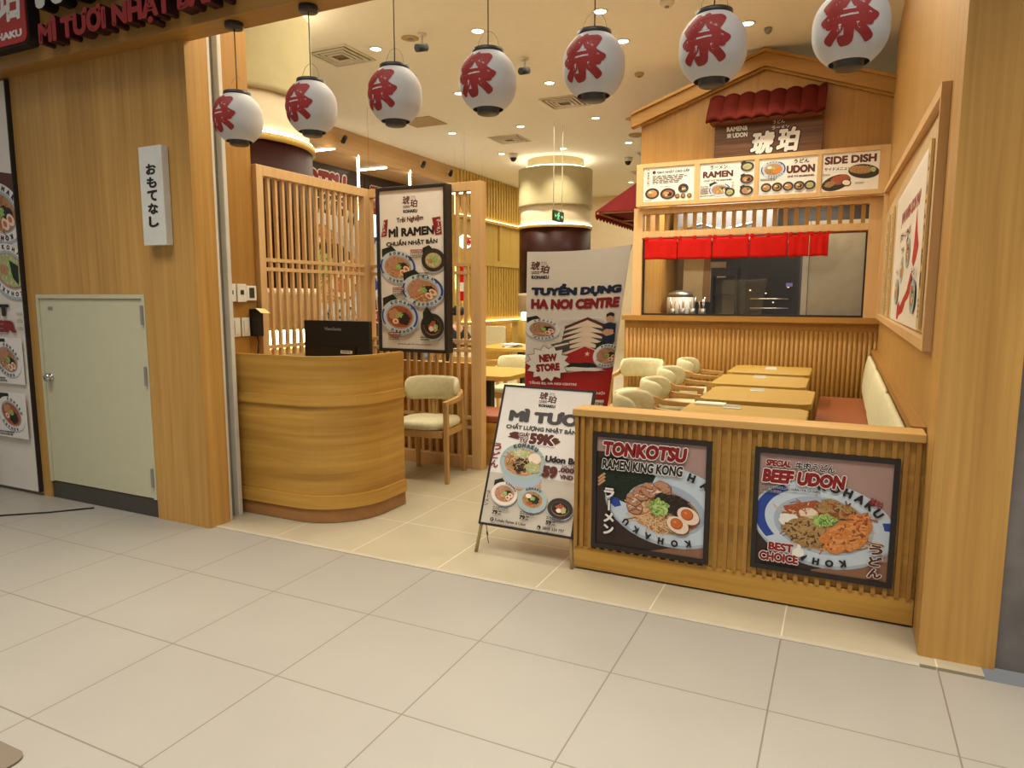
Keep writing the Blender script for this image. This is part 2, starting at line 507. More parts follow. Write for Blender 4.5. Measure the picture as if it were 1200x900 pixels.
    def strokes(s, n, cu, cv, ru, rv, ln, w, mats, seed=1, bend=.5, ang=None, rot=0.0):
        """short curved brush marks scattered in an ellipse (noodles, shreds, grain of meat)"""
        rnd = random.Random(seed); sets = [[] for _ in mats]
        for k in range(n):
            r, a = math.sqrt(rnd.random()), rnd.uniform(0, 2 * PI); x, y = ru * r * math.cos(a), rv * r * math.sin(a)
            x, y = cu + x * math.cos(rot) - y * math.sin(rot), cv + x * math.sin(rot) + y * math.cos(rot)
            th = rnd.uniform(0, 2 * PI) if ang is None else ang + rnd.uniform(-.5, .5); c = rnd.uniform(-bend, bend); L = ln * rnd.uniform(.6, 1.3) / 4
            pts = [(x, y)]
            for j in range(4): pts.append((pts[-1][0] + L * math.cos(th), pts[-1][1] + L * .7 * math.sin(th))); th += c
            for j in range(4):
                (x0, y0), (x1, y1) = pts[j], pts[j + 1]; d = math.hypot(x1 - x0, y1 - y0) or 1; nx, ny = -(y1 - y0) / d * w / 2, (x1 - x0) / d * w / 2
                sets[k % len(mats)].append([(x0 - nx, y0 - ny), (x1 - nx, y1 - ny), (x1 + nx, y1 + ny), (x0 + nx, y0 + ny)])
        for ps, m in zip(sets, mats): s.polys(ps, m)
        return s
    def lines(s, u0, v0, u1, v1, n, m, seed=1, fill=.55):
        """small print too small to read in the photograph: rows of short word marks"""
        rnd = random.Random(seed); h = (v1 - v0) / n; ps = []
        for i in range(n):
            u = u0; end = u1 - rnd.uniform(0, .3) * (u1 - u0)
            while u < end:
                w = rnd.uniform(.06, .16) * (u1 - u0)
                ps.append([(u, v0 + i * h), (min(u + w, u1), v0 + i * h), (min(u + w, u1), v0 + i * h + h * fill), (u, v0 + i * h + h * fill)]); u += w + .03 * (u1 - u0)
        return s.polys(ps, m)
    def mesh(s, fn, du=None, dv=None):
        """fn(u, v, h) -> 3D point, h = layer height in metres"""
        mb = MB()
        for p, i, l in s.items:
            cells = [p]
            if du:
                for ax, d, lim in ((0, du, s.W), (1, dv, s.H)):
                    if not d: continue
                    nx = []
                    for q in cells:
                        a, b = min(t[ax] for t in q), max(t[ax] for t in q)
                        k0, k1 = int(a // d), int(b // d)
                        for k in range(k0, k1 + 1):
                            r = clip_half(q, ax, (k + 1) * d, True) if k < k1 else q
                            r = clip_half(r, ax, k * d, False) if (k > k0 and len(r) > 2) else r
                            if len(r) > 2: nx.append(r)
                    cells = nx
            for q in cells:
                mb.add([fn(u, v, l * 0.00022) for u, v in q], [tuple(range(len(q)))], i)
        return mb
def plane_fn(o, du, dv, W, H, n):
    """top-left corner o, vector du across the full width, dv down the full height, n outward"""
    o, du, dv, n = Vector(o), Vector(du), Vector(dv), Vector(n).normalized()
    return lambda u, v, h: (o + du * (u / W) + dv * (v / H) + n * h)[:]

# ------------------------------------------------------------------ inks and printed food
INK = {}
def ink(n, c): INK[n] = mat('ink_' + n, c, 0.45, var=0.02); return INK[n]
ink('white', (232, 226, 218)); ink('paper', (226, 218, 206)); ink('black', (36, 32, 32)); ink('red', (138, 30, 32)); ink('bright_red', (176, 36, 34))
ink('brown', (92, 44, 34)); ink('blue', (42, 70, 150)); ink('rim', (196, 208, 218)); ink('rim_shade', (166, 178, 190)); ink('grey', (150, 144, 136)); ink('tabletop', (196, 186, 168))
ink('dark_table', (52, 38, 34)); ink('mauve', (168, 138, 130)); ink('tan', (200, 150, 104)); ink('yolk', (206, 104, 46)); ink('egg', (236, 214, 190)); ink('celadon', (160, 178, 172)); ink('dark_grey', (78, 74, 72))
ink('skin', (206, 160, 130)); ink('bowl_black', (52, 46, 42)); ink('warm_table', (140, 100, 76)); ink('wood_strip', (206, 178, 124)); ink('navy', (30, 40, 66))
F_NOODLE = food('food_noodles', [(140, 96, 62), (200, 154, 108), (176, 126, 84), (214, 180, 138)], 70, dist=1.5)
INK_ = lambda n, c: mat('ink_' + n, c, 0.45, var=0.05)
N_L = INK_('noodle_light', (222, 184, 138)); N_D = INK_('noodle_dark', (160, 104, 62)); B_D = INK_('beef_dark', (84, 56, 36)); B_L = INK_('beef_light', (176, 142, 92)); T_L = INK_('tempura_light', (222, 152, 90)); T_D = INK_('tempura_dark', (150, 76, 36)); G_L = INK_('scallion_light', (190, 212, 130)); G_D = INK_('scallion_dark', (84, 124, 48)); M_R = INK_('meat_rim', (122, 74, 54)); S_B = INK_('mushroom_sheen', (70, 62, 56)); W_S = INK_('rim_gloss', (214, 222, 228))
F_MEAT = food('food_pork', [(140, 88, 66), (196, 146, 114), (166, 112, 86)], 45)
F_NORI = food('food_seaweed', [(22, 28, 22), (40, 50, 38), (30, 36, 28)], 40)
F_DARKMIX = food('food_dark_mushroom', [(20, 18, 18), (58, 48, 42), (34, 28, 26)], 90)
F_GREEN = food('food_scallion', [(84, 120, 44), (150, 186, 92), (196, 212, 140)], 110)
F_TEMPURA = food('food_tempura', [(168, 84, 38), (216, 140, 74), (196, 110, 54)], 80, dist=1.0)
F_BEEF = food('food_beef', [(92, 58, 36), (150, 112, 66), (186, 148, 92), (120, 80, 48)], 75, dist=1.0)
F_BROTH = food('food_broth', [(156, 108, 70), (192, 146, 102)], 20)
F_RED = food('food_red', [(116, 48, 30), (176, 96, 64), (146, 66, 42)], 60)
F_PALE = food('food_pale', [(206, 196, 150), (150, 160, 96), (224, 216, 180)], 60)

def bowl(P, cu, cv, ru, rv, rot=0.0, kind='ramen', seed=1, name=True, rim='rim', nori=True):
    K = INK; c, s_ = math.cos(rot), math.sin(rot)
    def q(x, y): return (cu + x * ru * c - y * rv * s_, cv + x * ru * s_ + y * rv * c)
    if nori and kind in ('ramen', 'spicy', 'plain'):
        P.poly([q(-.98, -.95), q(-.45, -1.25), q(.05, -.75), q(-.35, .1), q(-.85, .1)], F_NORI)
    P.ell(cu, cv + rv * .10, ru * 1.0, rv * 1.0, K['rim_shade'], rot)
    P.ell(cu, cv, ru, rv, K[rim], rot)
    if rim == 'rim':
        P.arc(cu, cv, ru, rv, -1.0, .55, .86, .97, K['blue'], rot); P.arc(cu, cv, ru, rv, 2.5, 3.5, .88, .97, K['blue'], rot)
    P.ell(cu, cv, ru * .76, rv * .74, K['rim_shade'] if rim != 'bowl_black' else K['bowl_black'], rot)
    P.ell(cu, cv + rv * .03, ru * .70, rv * .66, F_BROTH if kind != 'udon' else F_NOODLE, rot)
    rnd = random.Random(seed)
    if kind == 'ramen':
        P.ell(*q(.0, .22), ru * .52, rv * .4, F_NOODLE, rot, wob=.05, seed=seed); P.strokes(30, *q(.0, .25), ru * .48, rv * .36, ru * .4, ru * .035, [N_L, N_D], seed, .5)
        for k in range(5):
            a = 2.6 + k * .42; P.ell(*q(.48 * math.cos(a), .42 * math.sin(a)), ru * .22, rv * .22, F_MEAT, rot + a, wob=.03, seed=seed + k)
        P.ell(*q(.28, -.1), ru * .30, rv * .22, F_DARKMIX, rot, wob=.08, seed=seed)
        P.ell(*q(.05, -.02), ru * .16, rv * .18, F_GREEN, rot, wob=.14, seed=seed)
        for x, y in ((.5, .05), (.34, .3)):
            P.ell(*q(x, y), ru * .19, rv * .17, K['egg'], rot + .4); P.ell(*q(x - .02, y), ru * .10, rv * .095, K['yolk'], rot + .4)
    elif kind == 'spicy':
        P.ell(cu, cv, ru * .66, rv * .62, F_RED, rot); P.ell(*q(.25, .1), ru * .3, rv * .36, F_DARKMIX, rot, wob=.06, seed=seed)
        P.ell(*q(-.3, -.1), ru * .3, rv * .3, F_NOODLE, rot, wob=.08, seed=seed); P.ell(*q(.0, -.1), ru * .16, rv * .16, F_GREEN, rot, wob=.15, seed=seed)
        P.ell(*q(-.2, .3), ru * .16, rv * .15, K['egg'], rot); P.ell(*q(-.2, .3), ru * .08, rv * .08, K['yolk'], rot)
    elif kind == 'plain':
        P.ell(cu, cv, ru * .66, rv * .6, F_PALE, rot); P.ell(*q(.1, .0), ru * .3, rv * .26, F_GREEN, rot, wob=.12, seed=seed)
        P.ell(*q(-.25, .12), ru * .22, rv * .2, F_MEAT, rot, wob=.05, seed=seed)
    elif kind == 'udon':
        P.ell(*q(-.12, .2), ru * .5, rv * .42, F_BEEF, rot, wob=.06, seed=seed)
        P.ell(*q(.3, .12), ru * .36, rv * .32, F_TEMPURA, rot - .4, wob=.08, seed=seed)
        P.ell(*q(.0, -.12), ru * .16, rv * .14, F_GREEN, rot, wob=.14, seed=seed)
        P.ell(*q(-.3, -.22), ru * .18, rv * .17, K['egg'], rot)
    elif kind == 'dark':
        P.ell(cu, cv, ru * .66, rv * .6, F_BEEF, rot); P.ell(*q(.1, .0), ru * .38, rv * .36, F_DARKMIX, rot, wob=.08, seed=seed)
        P.ell(*q(.0, -.08), ru * .18, rv * .17, F_GREEN, rot, wob=.14, seed=seed); P.ell(*q(-.3, -.2), ru * .2, rv * .18, K['egg'], rot); P.ell(*q(-.1, .35), ru * .2, rv * .14, F_RED, rot, wob=.1)
    elif kind == 'shrimp':
        P.ell(cu, cv, ru * .68, rv * .62, F_DARKMIX, rot); P.ell(*q(.0, -.1), ru * .34, rv * .34, F_RED, rot, wob=.12, seed=seed); P.ell(*q(-.05, .2), ru * .22, rv * .2, K['egg'], rot, wob=.06)
        P.ell(*q(.3, .1), ru * .2, rv * .3, F_PALE, rot, wob=.1)
    if name:
        sz = rv * .23
        P.arctext('KOHAKU', cu, cv, ru * .87, rv * .87, -PI * .72, -PI * .2, sz, K['black'], .05, rot=rot)
        P.arctext('KOHAKU', cu, cv, ru * .89, rv * .89, PI * .2, PI * .66, sz, K['black'], .05, rot=rot)

def logo(P, u0, v0, u1, v1, main='brown', sub='black'):
    w, h = u1 - u0, v1 - v0; K = INK
    P.text('琥', u0, v0, u0 + w * .48, v0 + h * .5, K[main], .03, shear=.12)
    P.text('珀', u0 + w * .52, v0 + h * .22, u1, v0 + h * .7, K[main], .03, shear=.12)
    P.text('RAMEN&', u0 + w * .03, v0 + h * .56, u0 + w * .47, v0 + h * .63, K[sub], .04)
    P.text('UDON', u0 + w * .03, v0 + h * .65, u0 + w * .47, v0 + h * .72, K[sub], .04)
    P.text('うどん', u0 + w * .56, v0 + h * .02, u0 + w * .86, v0 + h * .10, K[sub], .03)
    P.text('ラーメン', u0 + w * .56, v0 + h * .13, u0 + w * .9, v0 + h * .19, K[sub], .03)
    P.text('KOHAKU', u0 + w * .04, v0 + h * .8, u1, v0 + h, K[sub], .06)

def design_tonkotsu(W=100, H=97, top='mauve'):
    P = Print(W, H, INK['dark_table']); K = INK
    P.poly([(28, 0), (100, 0), (100, 32), (60, 30), (20, 14)], K[top]); P.rect(0, 0, 40, 13, K[top])
    P.poly([(52, 97), (100, 84), (100, 97)], K['warm_table'])
    P.ell(66, 56, 58, 35, K['rim_shade'], .12); P.ell(66, 54, 58, 34, K['rim'], .12)
    P.poly([(1, 19), (30, 22), (56, 30), (48, 46), (32, 58), (10, 52), (3, 40)], F_NORI)
    P.polys([[(1, 37 + 3 * k), (7, 32 + 3 * k), (9, 33 + 3 * k), (2, 38.5 + 3 * k)] for k in range(3)], K['tan'])
    P.poly([(14, 52), (22, 54), (24, 60), (18, 62), (13, 58)], K['blue'])
    P.ell(65, 58, 36, 22, K['rim_shade'], .15)
    P.ell(64, 60, 32, 18, F_BROTH, .15); P.ell(58, 66, 24, 13, F_NOODLE, .2, wob=.05, seed=4); P.strokes(150, 59, 66, 23, 12, 13, .9, [N_L, N_D, N_L], 5, .5, rot=.2)
    for x, y, r in ((37, 60, 8), (36, 53, 7.5), (43, 47, 8), (51, 43, 8.5), (62, 41, 9)):
        P.ell(x, y, r, r * .8, M_R, .3, wob=.03, seed=int(x)); P.ell(x - .3, y - .3, r * .92, r * .72, F_MEAT, .3, wob=.03, seed=int(x)); P.strokes(7, x + .5, y + .5, r * .45, r * .35, r * .7, .8, [M_R, K['egg']], int(x), .5)
    P.ell(72, 53, 18, 8.5, F_DARKMIX, .2, wob=.06, seed=3); P.strokes(50, 72, 53, 16, 7, 6, .6, [S_B, K['black']], 8, .6, rot=.2)
    P.ell(60, 57, 8.5, 7.5, F_GREEN, 0, wob=.14, seed=5); P.strokes(46, 60, 57, 7.5, 6.5, 4.2, .9, [G_L, G_D, G_L], 6, .9)
    for x, y in ((86, 61), (77, 70)):
        P.ell(x + .8, y + 1.2, 10, 7, M_R, .35); P.ell(x, y, 10, 7, K['egg'], .35); P.ell(x - 1, y - 1, 5.6, 4.8, T_D, .3); P.ell(x - 1.2, y - 1.2, 5.0, 4.2, K['yolk'], .3); P.ell(x - 2.4, y - 2.4, 1.3, .8, T_L, .3)
    P.arctext('KOHAKU', 66, 54, 52, 30.5, -PI * .60, -PI * .08, 9, K['black'], .06, rot=.12)
    P.arctext('KOHAKU', 66, 55, 50, 31.5, PI * .30, PI * .78, 7.5, K['black'], .06, rot=.12)
    P.text('TONKOTSU', 6, 3, 83, 16, K['red'], .07, K['white'], .05, shear=.12)
    P.text('RAMEN KING KONG', 6, 19, 80, 28, K['black'], .05, K['white'], .06, shear=.1)
    P.vtext('ラーメン', 8, 44, 18, 88, K['white'], .05, K['black'], .03)
    return P
def design_beef(W=100, H=97, top='mauve'):
    P = Print(W, H, INK[top]); K = INK
    P.poly([(0, 66), (30, 84), (60, 97), (0, 97)], K['dark_table']); P.poly([(40, 97), (100, 80), (100, 97)], K['warm_table']); P.rect(0, 84, 44, 97, K['dark_table'])
    P.ell(50, 57, 54, 36, K['rim_shade'], .1); P.ell(50, 55, 54, 35, K['rim'], .1)
    P.arc(50, 55, 54, 35, PI * .78, PI * 1.28, .82, .97, K['blue'], .1); P.arc(50, 55, 54, 35, -.36, -.16, .86, .98, K['blue'], .1)
    P.ell(51, 57, 38, 24, K['rim_shade'], .1); P.ell(52, 58, 34, 20.5, F_NOODLE, .1)
    P.poly([(20, 44), (45, 36), (54, 40), (48, 48), (38, 55), (24, 52)], F_RED); P.ell(40, 48, 7.5, 5, K['egg'], .1)
    P.strokes(120, 52, 58, 33, 19, 12, .9, [N_L, N_D, N_L], 15, .5, rot=.1); P.arc(40, 48, 9.5, 6.8, 0, 2 * PI, .8, 1, F_RED, .1, n=24); P.ell(62, 44, 17, 9, F_BEEF, .3, wob=.08, seed=2); P.strokes(40, 62, 44, 14, 7, 7, 1.2, [B_D, B_L, T_D], 16, .5); P.ell(78, 52, 9, 10, F_TEMPURA, .4, wob=.12, seed=9); P.strokes(24, 79, 51, 7, 8, 6, 1.3, [T_L, F_RED], 17, .5)
    P.ell(26, 56, 9, 6, K['white'], .2, wob=.06, seed=4)
    P.ell(42, 64, 21, 12, F_BEEF, .1, wob=.06, seed=6); P.strokes(90, 42, 64, 19, 10, 7, 1.3, [B_L, B_D, B_L], 18, .5, rot=.1); P.ell(68, 64, 19, 12, F_TEMPURA, -.5, wob=.08, seed=7); P.strokes(80, 68, 64, 17, 10, 4.5, 1.5, [T_L, T_D, T_L], 19, .8, rot=-.5)
    P.ell(52, 52, 9, 5, F_GREEN, -.2, wob=.14, seed=8); P.strokes(30, 52, 52, 8, 4, 3.6, .8, [G_L, G_D], 20, .9)
    P.arctext('KOHAKU', 50, 55, 48, 31.5, -PI * .56, -PI * .16, 9, K['black'], .06, rot=.1)
    P.arctext('KOHA', 50, 56, 47, 32, PI * .32, PI * .60, 7.5, K['black'], .06, rot=.1)
    P.text('琥珀', 84, 30, 94, 36, K['red'], .03, rot=.4)
    P.text('SPECIAL', 5, 5, 25, 11, K['red'], .07, K['white'], .06, shear=.12); P.text('牛肉うどん', 28, 5, 58, 12, K['black'], .03, K['white'], .05, shear=.1)
    P.text('BEEF UDON', 3, 13, 66, 25, K['red'], .07, K['white'], .05, shear=.1)
    P.text('RONG BIỂN TƯƠI, RAU CHÂN, CHẢ CÁ CHIÊN', 2, 27, 48, 30, K['black'], .04, K['white'], .05); P.text('HẸ KING KONG', 2, 31, 18, 33.6, K['black'], .04, K['white'], .05)
    P.text('BEST', 10, 76, 30, 83.5, K['red'], .06, K['white'], .06); P.text('CHOICE', 3, 85, 34, 93, K['red'], .06, K['white'], .06)
    P.ell(34, 82, 4.5, 4, K['white'], 0); P.poly([(32, 80), (33, 75), (35, 75), (36, 79)], K['white']); P.rect(29, 79, 32, 85, K['white'])
    P.vtext('うどん', 86, 66, 96, 95, K['brown'], .05, K['white'], .05)
    return P
def design_lightbox(W=100, H=209):
    P = Print(W, H, INK['white']); K = INK
    logo(P, 37, 8, 60, 30)
    P.text('Trải Nghiệm', 27, 34, 69, 43, K['brown'], .035, skew=-.06)
    P.text('MÌ RAMEN', 14, 46, 85, 60, K['black'], .055, skew=-.03)
    P.text('CHUẨN NHẬT BẢN', 10, 63, 90, 73, K['black'], .045, skew=-.03)
    for u0, u1, t in ((2, 11, .12), (87, 97, -.12)):
        P.poly([(u0 + 4 * t * 10, 38), (u1 + 4 * t * 10 * .5, 37), (u1, 59), (u0, 60)], K['red']); P.vtext('ラーメン', u0 + 2, 40, u1 - 2, 58, K['white'], .03)
    bowl(P, 28, 100, 29, 21, .15, 'ramen', 3); bowl(P, 84, 92, 18, 15, .1, 'plain', 5, name=False, rim='bowl_black')
    bowl(P, 67, 131, 33, 21, .1, 'ramen', 8); bowl(P, 31, 166, 30, 23, .1, 'spicy', 11)
    bowl(P, 82, 178, 18, 17, .1, 'shrimp', 14, name=False, rim='bowl_black')
    P.poly([(68, 160), (74, 152), (86, 166), (78, 176), (68, 176)], F_NORI)
    for u, v in ((50, 78), (21, 127), (13, 187)):
        P.rect(u, v, u + 19, v + 4, K['red']); P.text('KING KONG', u + 1, v + 1, u + 18, v + 3, K['white'], .03); P.lines(u, v + 5, u + 21, v + 11, 3, K['dark_grey'], int(u))
    P.lines(62, 108, 78, 113, 2, K['dark_grey'], 4); P.lines(64, 192, 80, 198, 2, K['dark_grey'], 6)
    P.text('Giá chưa bao gồm VAT | Price excluding VAT', 28, 201, 80, 204, K['black'], .03)
    return P
def design_aframe(W=100, H=146):
    P = Print(W, H, INK['white']); K = INK
    P.rect(0, 92, 100, 146, K['tabletop']); P.rect(0, 91, 100, 93, INK['paper'])
    logo(P, 42, 5, 61, 21)
    P.text('MÌ TƯƠI', 12, 24, 93, 38.5, K['dark_grey'], .075)
    P.text('CHẤT LƯỢNG NHẬT BẢN', 11, 40, 88, 47.5, K['dark_grey'], .05)
    P.ell(40, 54, 25, 4.5, K['brown'], .06, wob=.08, seed=3); P.ell(62, 56, 10, 4, K['brown'], -.2, wob=.08, seed=2)
    P.text('GIÁ', 27, 48.5, 38, 53.5, K['brown'], .05, K['white'], .09); P.text('TỪ', 28, 54, 38, 59.5, K['brown'], .05, K['white'], .09)
    P.text('59K', 39, 48.5, 66, 60.5, K['brown'], .08, K['white'], .08)
    P.vtext('うどん', 1, 62, 10, 89, K['red'], .03)
    P.ell(38, 100, 22, 7, K['tan'], .05); P.ell(38, 95, 21, 10, K['rim_shade'], .05)
    P.ell(36, 80, 25, 19, K['celadon'], .08); P.ell(36, 79.5, 22, 15.5, K['rim_shade'], .08)
    P.ell(36, 80, 20, 13.5, F_NOODLE, .05); P.ell(35, 83, 10, 8, F_DARKMIX, .1, wob=.1, seed=2); P.ell(26, 80, 8, 7, F_BEEF, .1, wob=.1, seed=4)
    P.strokes(70, 36, 80, 19, 12, 8, .7, [N_L, N_D], 21, .5); P.ell(35, 83, 8, 6.5, F_DARKMIX, .1, wob=.1, seed=2); P.strokes(20, 35, 83, 7, 5, 5, .9, [B_D, B_L], 22, .6); P.ell(33, 71, 11, 4.5, F_PALE, .05, wob=.12, seed=5); P.strokes(24, 33, 71, 9, 3.5, 4, .7, [G_L, K['egg']], 23, .9); P.ell(49, 75, 7, 5.5, K['egg'], .2); P.ell(48, 84, 8, 5.5, F_PALE, .1, wob=.1, seed=6)
    P.arctext('KOHAKU', 36, 80, 23.6, 17.5, -PI * .68, -PI * .28, 5.2, K['dark_grey'], .07)
    P.text('Udon Bò', 60, 70, 95, 76.5, K['black'], .06); P.text('1 tô / 1 bowl', 79, 77.5, 97, 80, K['black'], .03)
    P.text('59', 59, 80, 75, 92, K['brown'], .08); P.text('.000', 76, 80, 92, 85, K['brown'], .06); P.text('VND', 78, 87, 92, 91.5, K['brown'], .06)
    bowl(P, 23, 113, 14.5, 11.5, .08, 'ramen', 21, name=False, rim='egg'); bowl(P, 54, 115, 15.5, 12, .1, 'dark', 24, name=False, rim='celadon'); bowl(P, 84, 120, 13, 10, .1, 'shrimp', 27, name=False, rim='bowl_black')
    P.arctext('KOHAKU', 23, 113, 13, 10.2, -PI * .5, -PI * .1, 3, K['dark_grey'], .06); P.arctext('KOHAKU', 54, 115, 14, 10.6, -PI * .7, -PI * .3, 3, K['dark_grey'], .06)
    P.vtext('ラーメン', 4, 112, 8, 128, K['brown'], .03)
    for u, v, t in ((14, 127, '79'), (44, 128, '79'), (72, 129, '59')):
        P.lines(u, v, u + 17, v + 3, 2, K['dark_grey'], int(u)); P.text(t, u, v + 3.6, u + 6, v + 7.6, K['black'], .06); P.text('.000', u + 6.6, v + 3.6, u + 10, v + 5.2, K['black'], .04); P.text('VND', u + 6.6, v + 6, u + 10, v + 7.6, K['black'], .04)
    P.ell(15.5, 140, 2, 2, K['black']); P.text('f', 15, 138.8, 16, 141.2, K['white'], .06); P.text('Kohaku Ramen & Udon', 19, 138.4, 52, 141.6, K['dark_grey'], .04)
    P.ell(66, 140.5, 2, 2, K['black']); P.arc(66, 140.5, 1.2, 1.2, 1.0, 3.6, .5, 1, K['white']); P.text('0888 334 797', 70, 139, 92, 142, K['dark_grey'], .04)
    return P
def design_banner(W=100, H=304):
    P = Print(W, H, INK['paper']); K = INK
    P.poly([(0, 142), (8, 139), (18, 150), (40, 152), (70, 148), (100, 142), (100, 304), (50, 304), (0, 304)], K['bright_red'])
    logo(P, 4, 12, 22, 34)
    P.text('TUYỂN DỤNG', 5, 40, 97, 57, K['navy'], .09)
    P.text('HA NOI CENTRE', 5, 59, 97, 72, K['red'], .08)
    bowl(P, 18, 97, 19, 13, .1, 'ramen', 31, rim='white')
    P.rect(36, 82, 82, 84, K['white'])
    # layered building with curved dark floors and a red star wall
    for k in range(6):
        x0, x1 = 44 - (6 - k) * 1.0 - k * .2, 86 - k * .6; y = 124 - k * 6.2
        P.poly([(x0, y), (66, y - 11), (x1 + 2, y - 2), (x1 + 2, y + 3), (66, y - 5.5), (x0, y + 5)], K['brown'] if k % 2 else K['dark_grey'])
        P.poly([(x0 + 1, y + 3.2), (66, y - 7.5), (x1, y + 1), (x1, y + 3), (66, y - 5.5), (x0 + 1, y + 5)], K['egg'])
    P.poly([(28, 116), (48, 110), (50, 122), (34, 126)], K['dark_grey']); P.poly([(28, 118), (48, 113), (48, 115), (29, 120.5)], K['egg'])
    P.poly([(46, 128), (66, 118), (86, 126), (86, 139), (46, 141)], K['bright_red'])
    st = []
    for k in range(10):
        r = 3.2 if k % 2 == 0 else 1.3; a = -PI / 2 + k * PI / 5; st.append((70 + r * math.cos(a), 127 + r * math.sin(a)))
    P.poly(st, K['egg'])
    P.ell(64, 141, 24, 3, F_NORI, .0, wob=.1, seed=4); P.ell(64, 146, 27, 2.4, K['white'], 0, wob=.1, seed=6)
    # burst
    def burst(cu, cv, ru, rv, m, g=1.0):
        p = []
        for k in range(28):
            r = (1.0 if k % 2 == 0 else .78) * g; a = 2 * PI * k / 28; p.append((cu + ru * r * math.cos(a), cv + rv * r * math.sin(a)))
        P.poly(p, m)
    burst(26, 140, 25, 23, K['dark_grey'], 1.04); burst(26, 140, 25, 23, K['white'])
    P.text('NEW', 16, 128, 36, 138, K['red'], .08, rot=-.12); P.text('STORE', 13, 140, 40, 150, K['red'], .08, rot=-.12)
    # server holding a bowl
    P.ell(90, 84, 4, 5, K['skin']); P.poly([(86, 83), (86, 79), (90, 77), (94, 79), (94, 83), (90, 81)], K['black'])
    P.poly([(84, 91), (90, 89), (97, 91), (98, 112), (94, 122), (85, 122)], K['navy']); P.ell(90, 101, 6, 4, K['skin'], wob=.08)
    bowl(P, 92, 129, 15, 14, .1, 'ramen', 35, rim='white')
    P.text('TẦNG B2, HA NOI CENTRE', 6, 162, 62, 167, K['white'], .04)
    P.text('ĐƯỜNG LIỄU GIAI, BA ĐÌNH, HÀ NỘI', 6, 172, 96, 177, K['white'], .04)
    P.rect(40, 183, 96, 192, K['paper']); P.text('NHÂN VIÊN FULL TIME', 44, 185, 98, 190, K['dark_grey'], .03)
    P.rect(6, 204, 60, 212, K['paper']); P.text('NHÂN VIÊN PART TIME', 9, 206, 57, 210, K['dark_grey'], .03)
    return P
def menu_rice(W=100, H=69):
    P = Print(W, H, INK['white']); K = INK
    P.rect(6, 6, 13, 36, K['paper']); P.arc(9.5, 20, 4.5, 17, 0, 2 * PI, .94, 1, K['red'], n=24); P.vtext('お米のこと', 7.6, 8, 11.6, 33, K['black'], .04)
    P.ell(21, 10, 3.5, 3.5, K['brown']); P.text('GẠO NHẬT CAO CẤP', 27, 6, 90, 14, K['black'], .035)
    P.lines(18, 17, 86, 34, 6, K['dark_grey'], 3)
    bowl(P, 18, 52, 14, 11, 0, 'udon', 41, name=False, rim='bowl_black', nori=False); bowl(P, 49, 54, 15, 11, 0, 'spicy', 42, name=False, rim='bowl_black', nori=False); bowl(P, 79, 45, 10, 9, 0, 'shrimp', 43, name=False, rim='bowl_black', nori=False)
    for u in (68, 79, 91): P.ell(u, 60, 4.6, 4.6, K['bowl_black']); P.ell(u, 59.6, 3.2, 3.2, F_BEEF)
    P.lines(35, 39, 58, 42, 1, K['grey'], 2); P.lines(5, 65, 20, 68, 1, K['grey'], 5)
    return P
def menu_ramen(W=100, H=70):
    P = Print(W, H, INK['white']); K = INK
    P.text('ラーメン', 19, 5, 51, 13, K['black'], .03); P.text('RAMEN', 6, 16, 62, 29, K['brown'], .06); P.text('CHỈ TỪ 79.000VNĐ', 8, 32, 60, 36.5, K['brown'], .05)
    bowl(P, 38, 53, 20, 13, 0, 'ramen', 51, name=False); bowl(P, 57, 59, 9, 8, 0, 'plain', 52, name=False, rim='bowl_black')
    for v, k in ((12, 'plain'), (36, 'spicy'), (58, 'ramen')): bowl(P, 87, v, 12, 9, 0, k, int(v), name=False, rim='bowl_black')
    P.lines(3, 45, 18, 62, 5, K['dark_grey'], 7); P.lines(3, 64, 28, 67, 1, K['brown'], 8); P.vtext('ラーメン', 60, 40, 64, 52, K['brown'], .03)
    return P
def menu_udon(W=100, H=70):
    P = Print(W, H, INK['white']); K = INK
    bowl(P, 25, 21, 22, 16, 0, 'udon', 61); P.text('うどん', 60, 5, 86, 13, K['black'], .03); P.text('UDON', 48, 16, 96, 31, K['brown'], .06); P.text('CHỈ TỪ 59.000VNĐ', 50, 34, 95, 38.5, K['brown'], .05)
    P.lines(4, 38, 32, 43, 2, K['dark_grey'], 4)
    for k, (u, kd) in enumerate(((14, 'udon'), (33, 'dark'), (52, 'udon'), (71, 'dark'), (89, 'plain'))): bowl(P, u, 55, 9.3, 8.5, 0, kd, 70 + k, name=False, rim='bowl_black', nori=False); P.lines(u - 7, 66, u + 6, 68, 1, K['grey'], k)
    return P
def menu_side(W=100, H=66):
    P = Print(W, H, INK['white']); K = INK
    P.text('SIDE DISH', 5, 5, 95, 19, K['brown'], .055); P.text('サイドメニュー', 5, 24, 52, 30, K['black'], .03)
    P.ell(27, 51, 26, 13, K['bowl_black'], -.25); P.ell(33, 46, 18, 8, F_RED, -.2, wob=.05, seed=2); P.ell(16, 53, 10, 5, F_BEEF, -.2, wob=.06); P.ell(45, 52, 8, 5, K['egg'], .2); P.ell(45, 52, 9, 6, K['bowl_black'], .2); P.ell(45, 51.6, 7, 4.4, K['egg'], .2)
    P.ell(74, 34, 27, 12, K['bowl_black'], .12); P.ell(68, 31, 20, 7, F_BEEF, .1)
    for k in range(6): P.arc(56 + k * 6, 31, 4, 6, 2.2, 5.0, .8, 1, K['tan'], .1, n=6)
    P.ell(90, 32, 5, 4, F_PALE, .3); P.lines(2, 35, 16, 39, 2, K['grey'], 3); P.lines(60, 52, 76, 56, 2, K['grey'], 4)
    return P
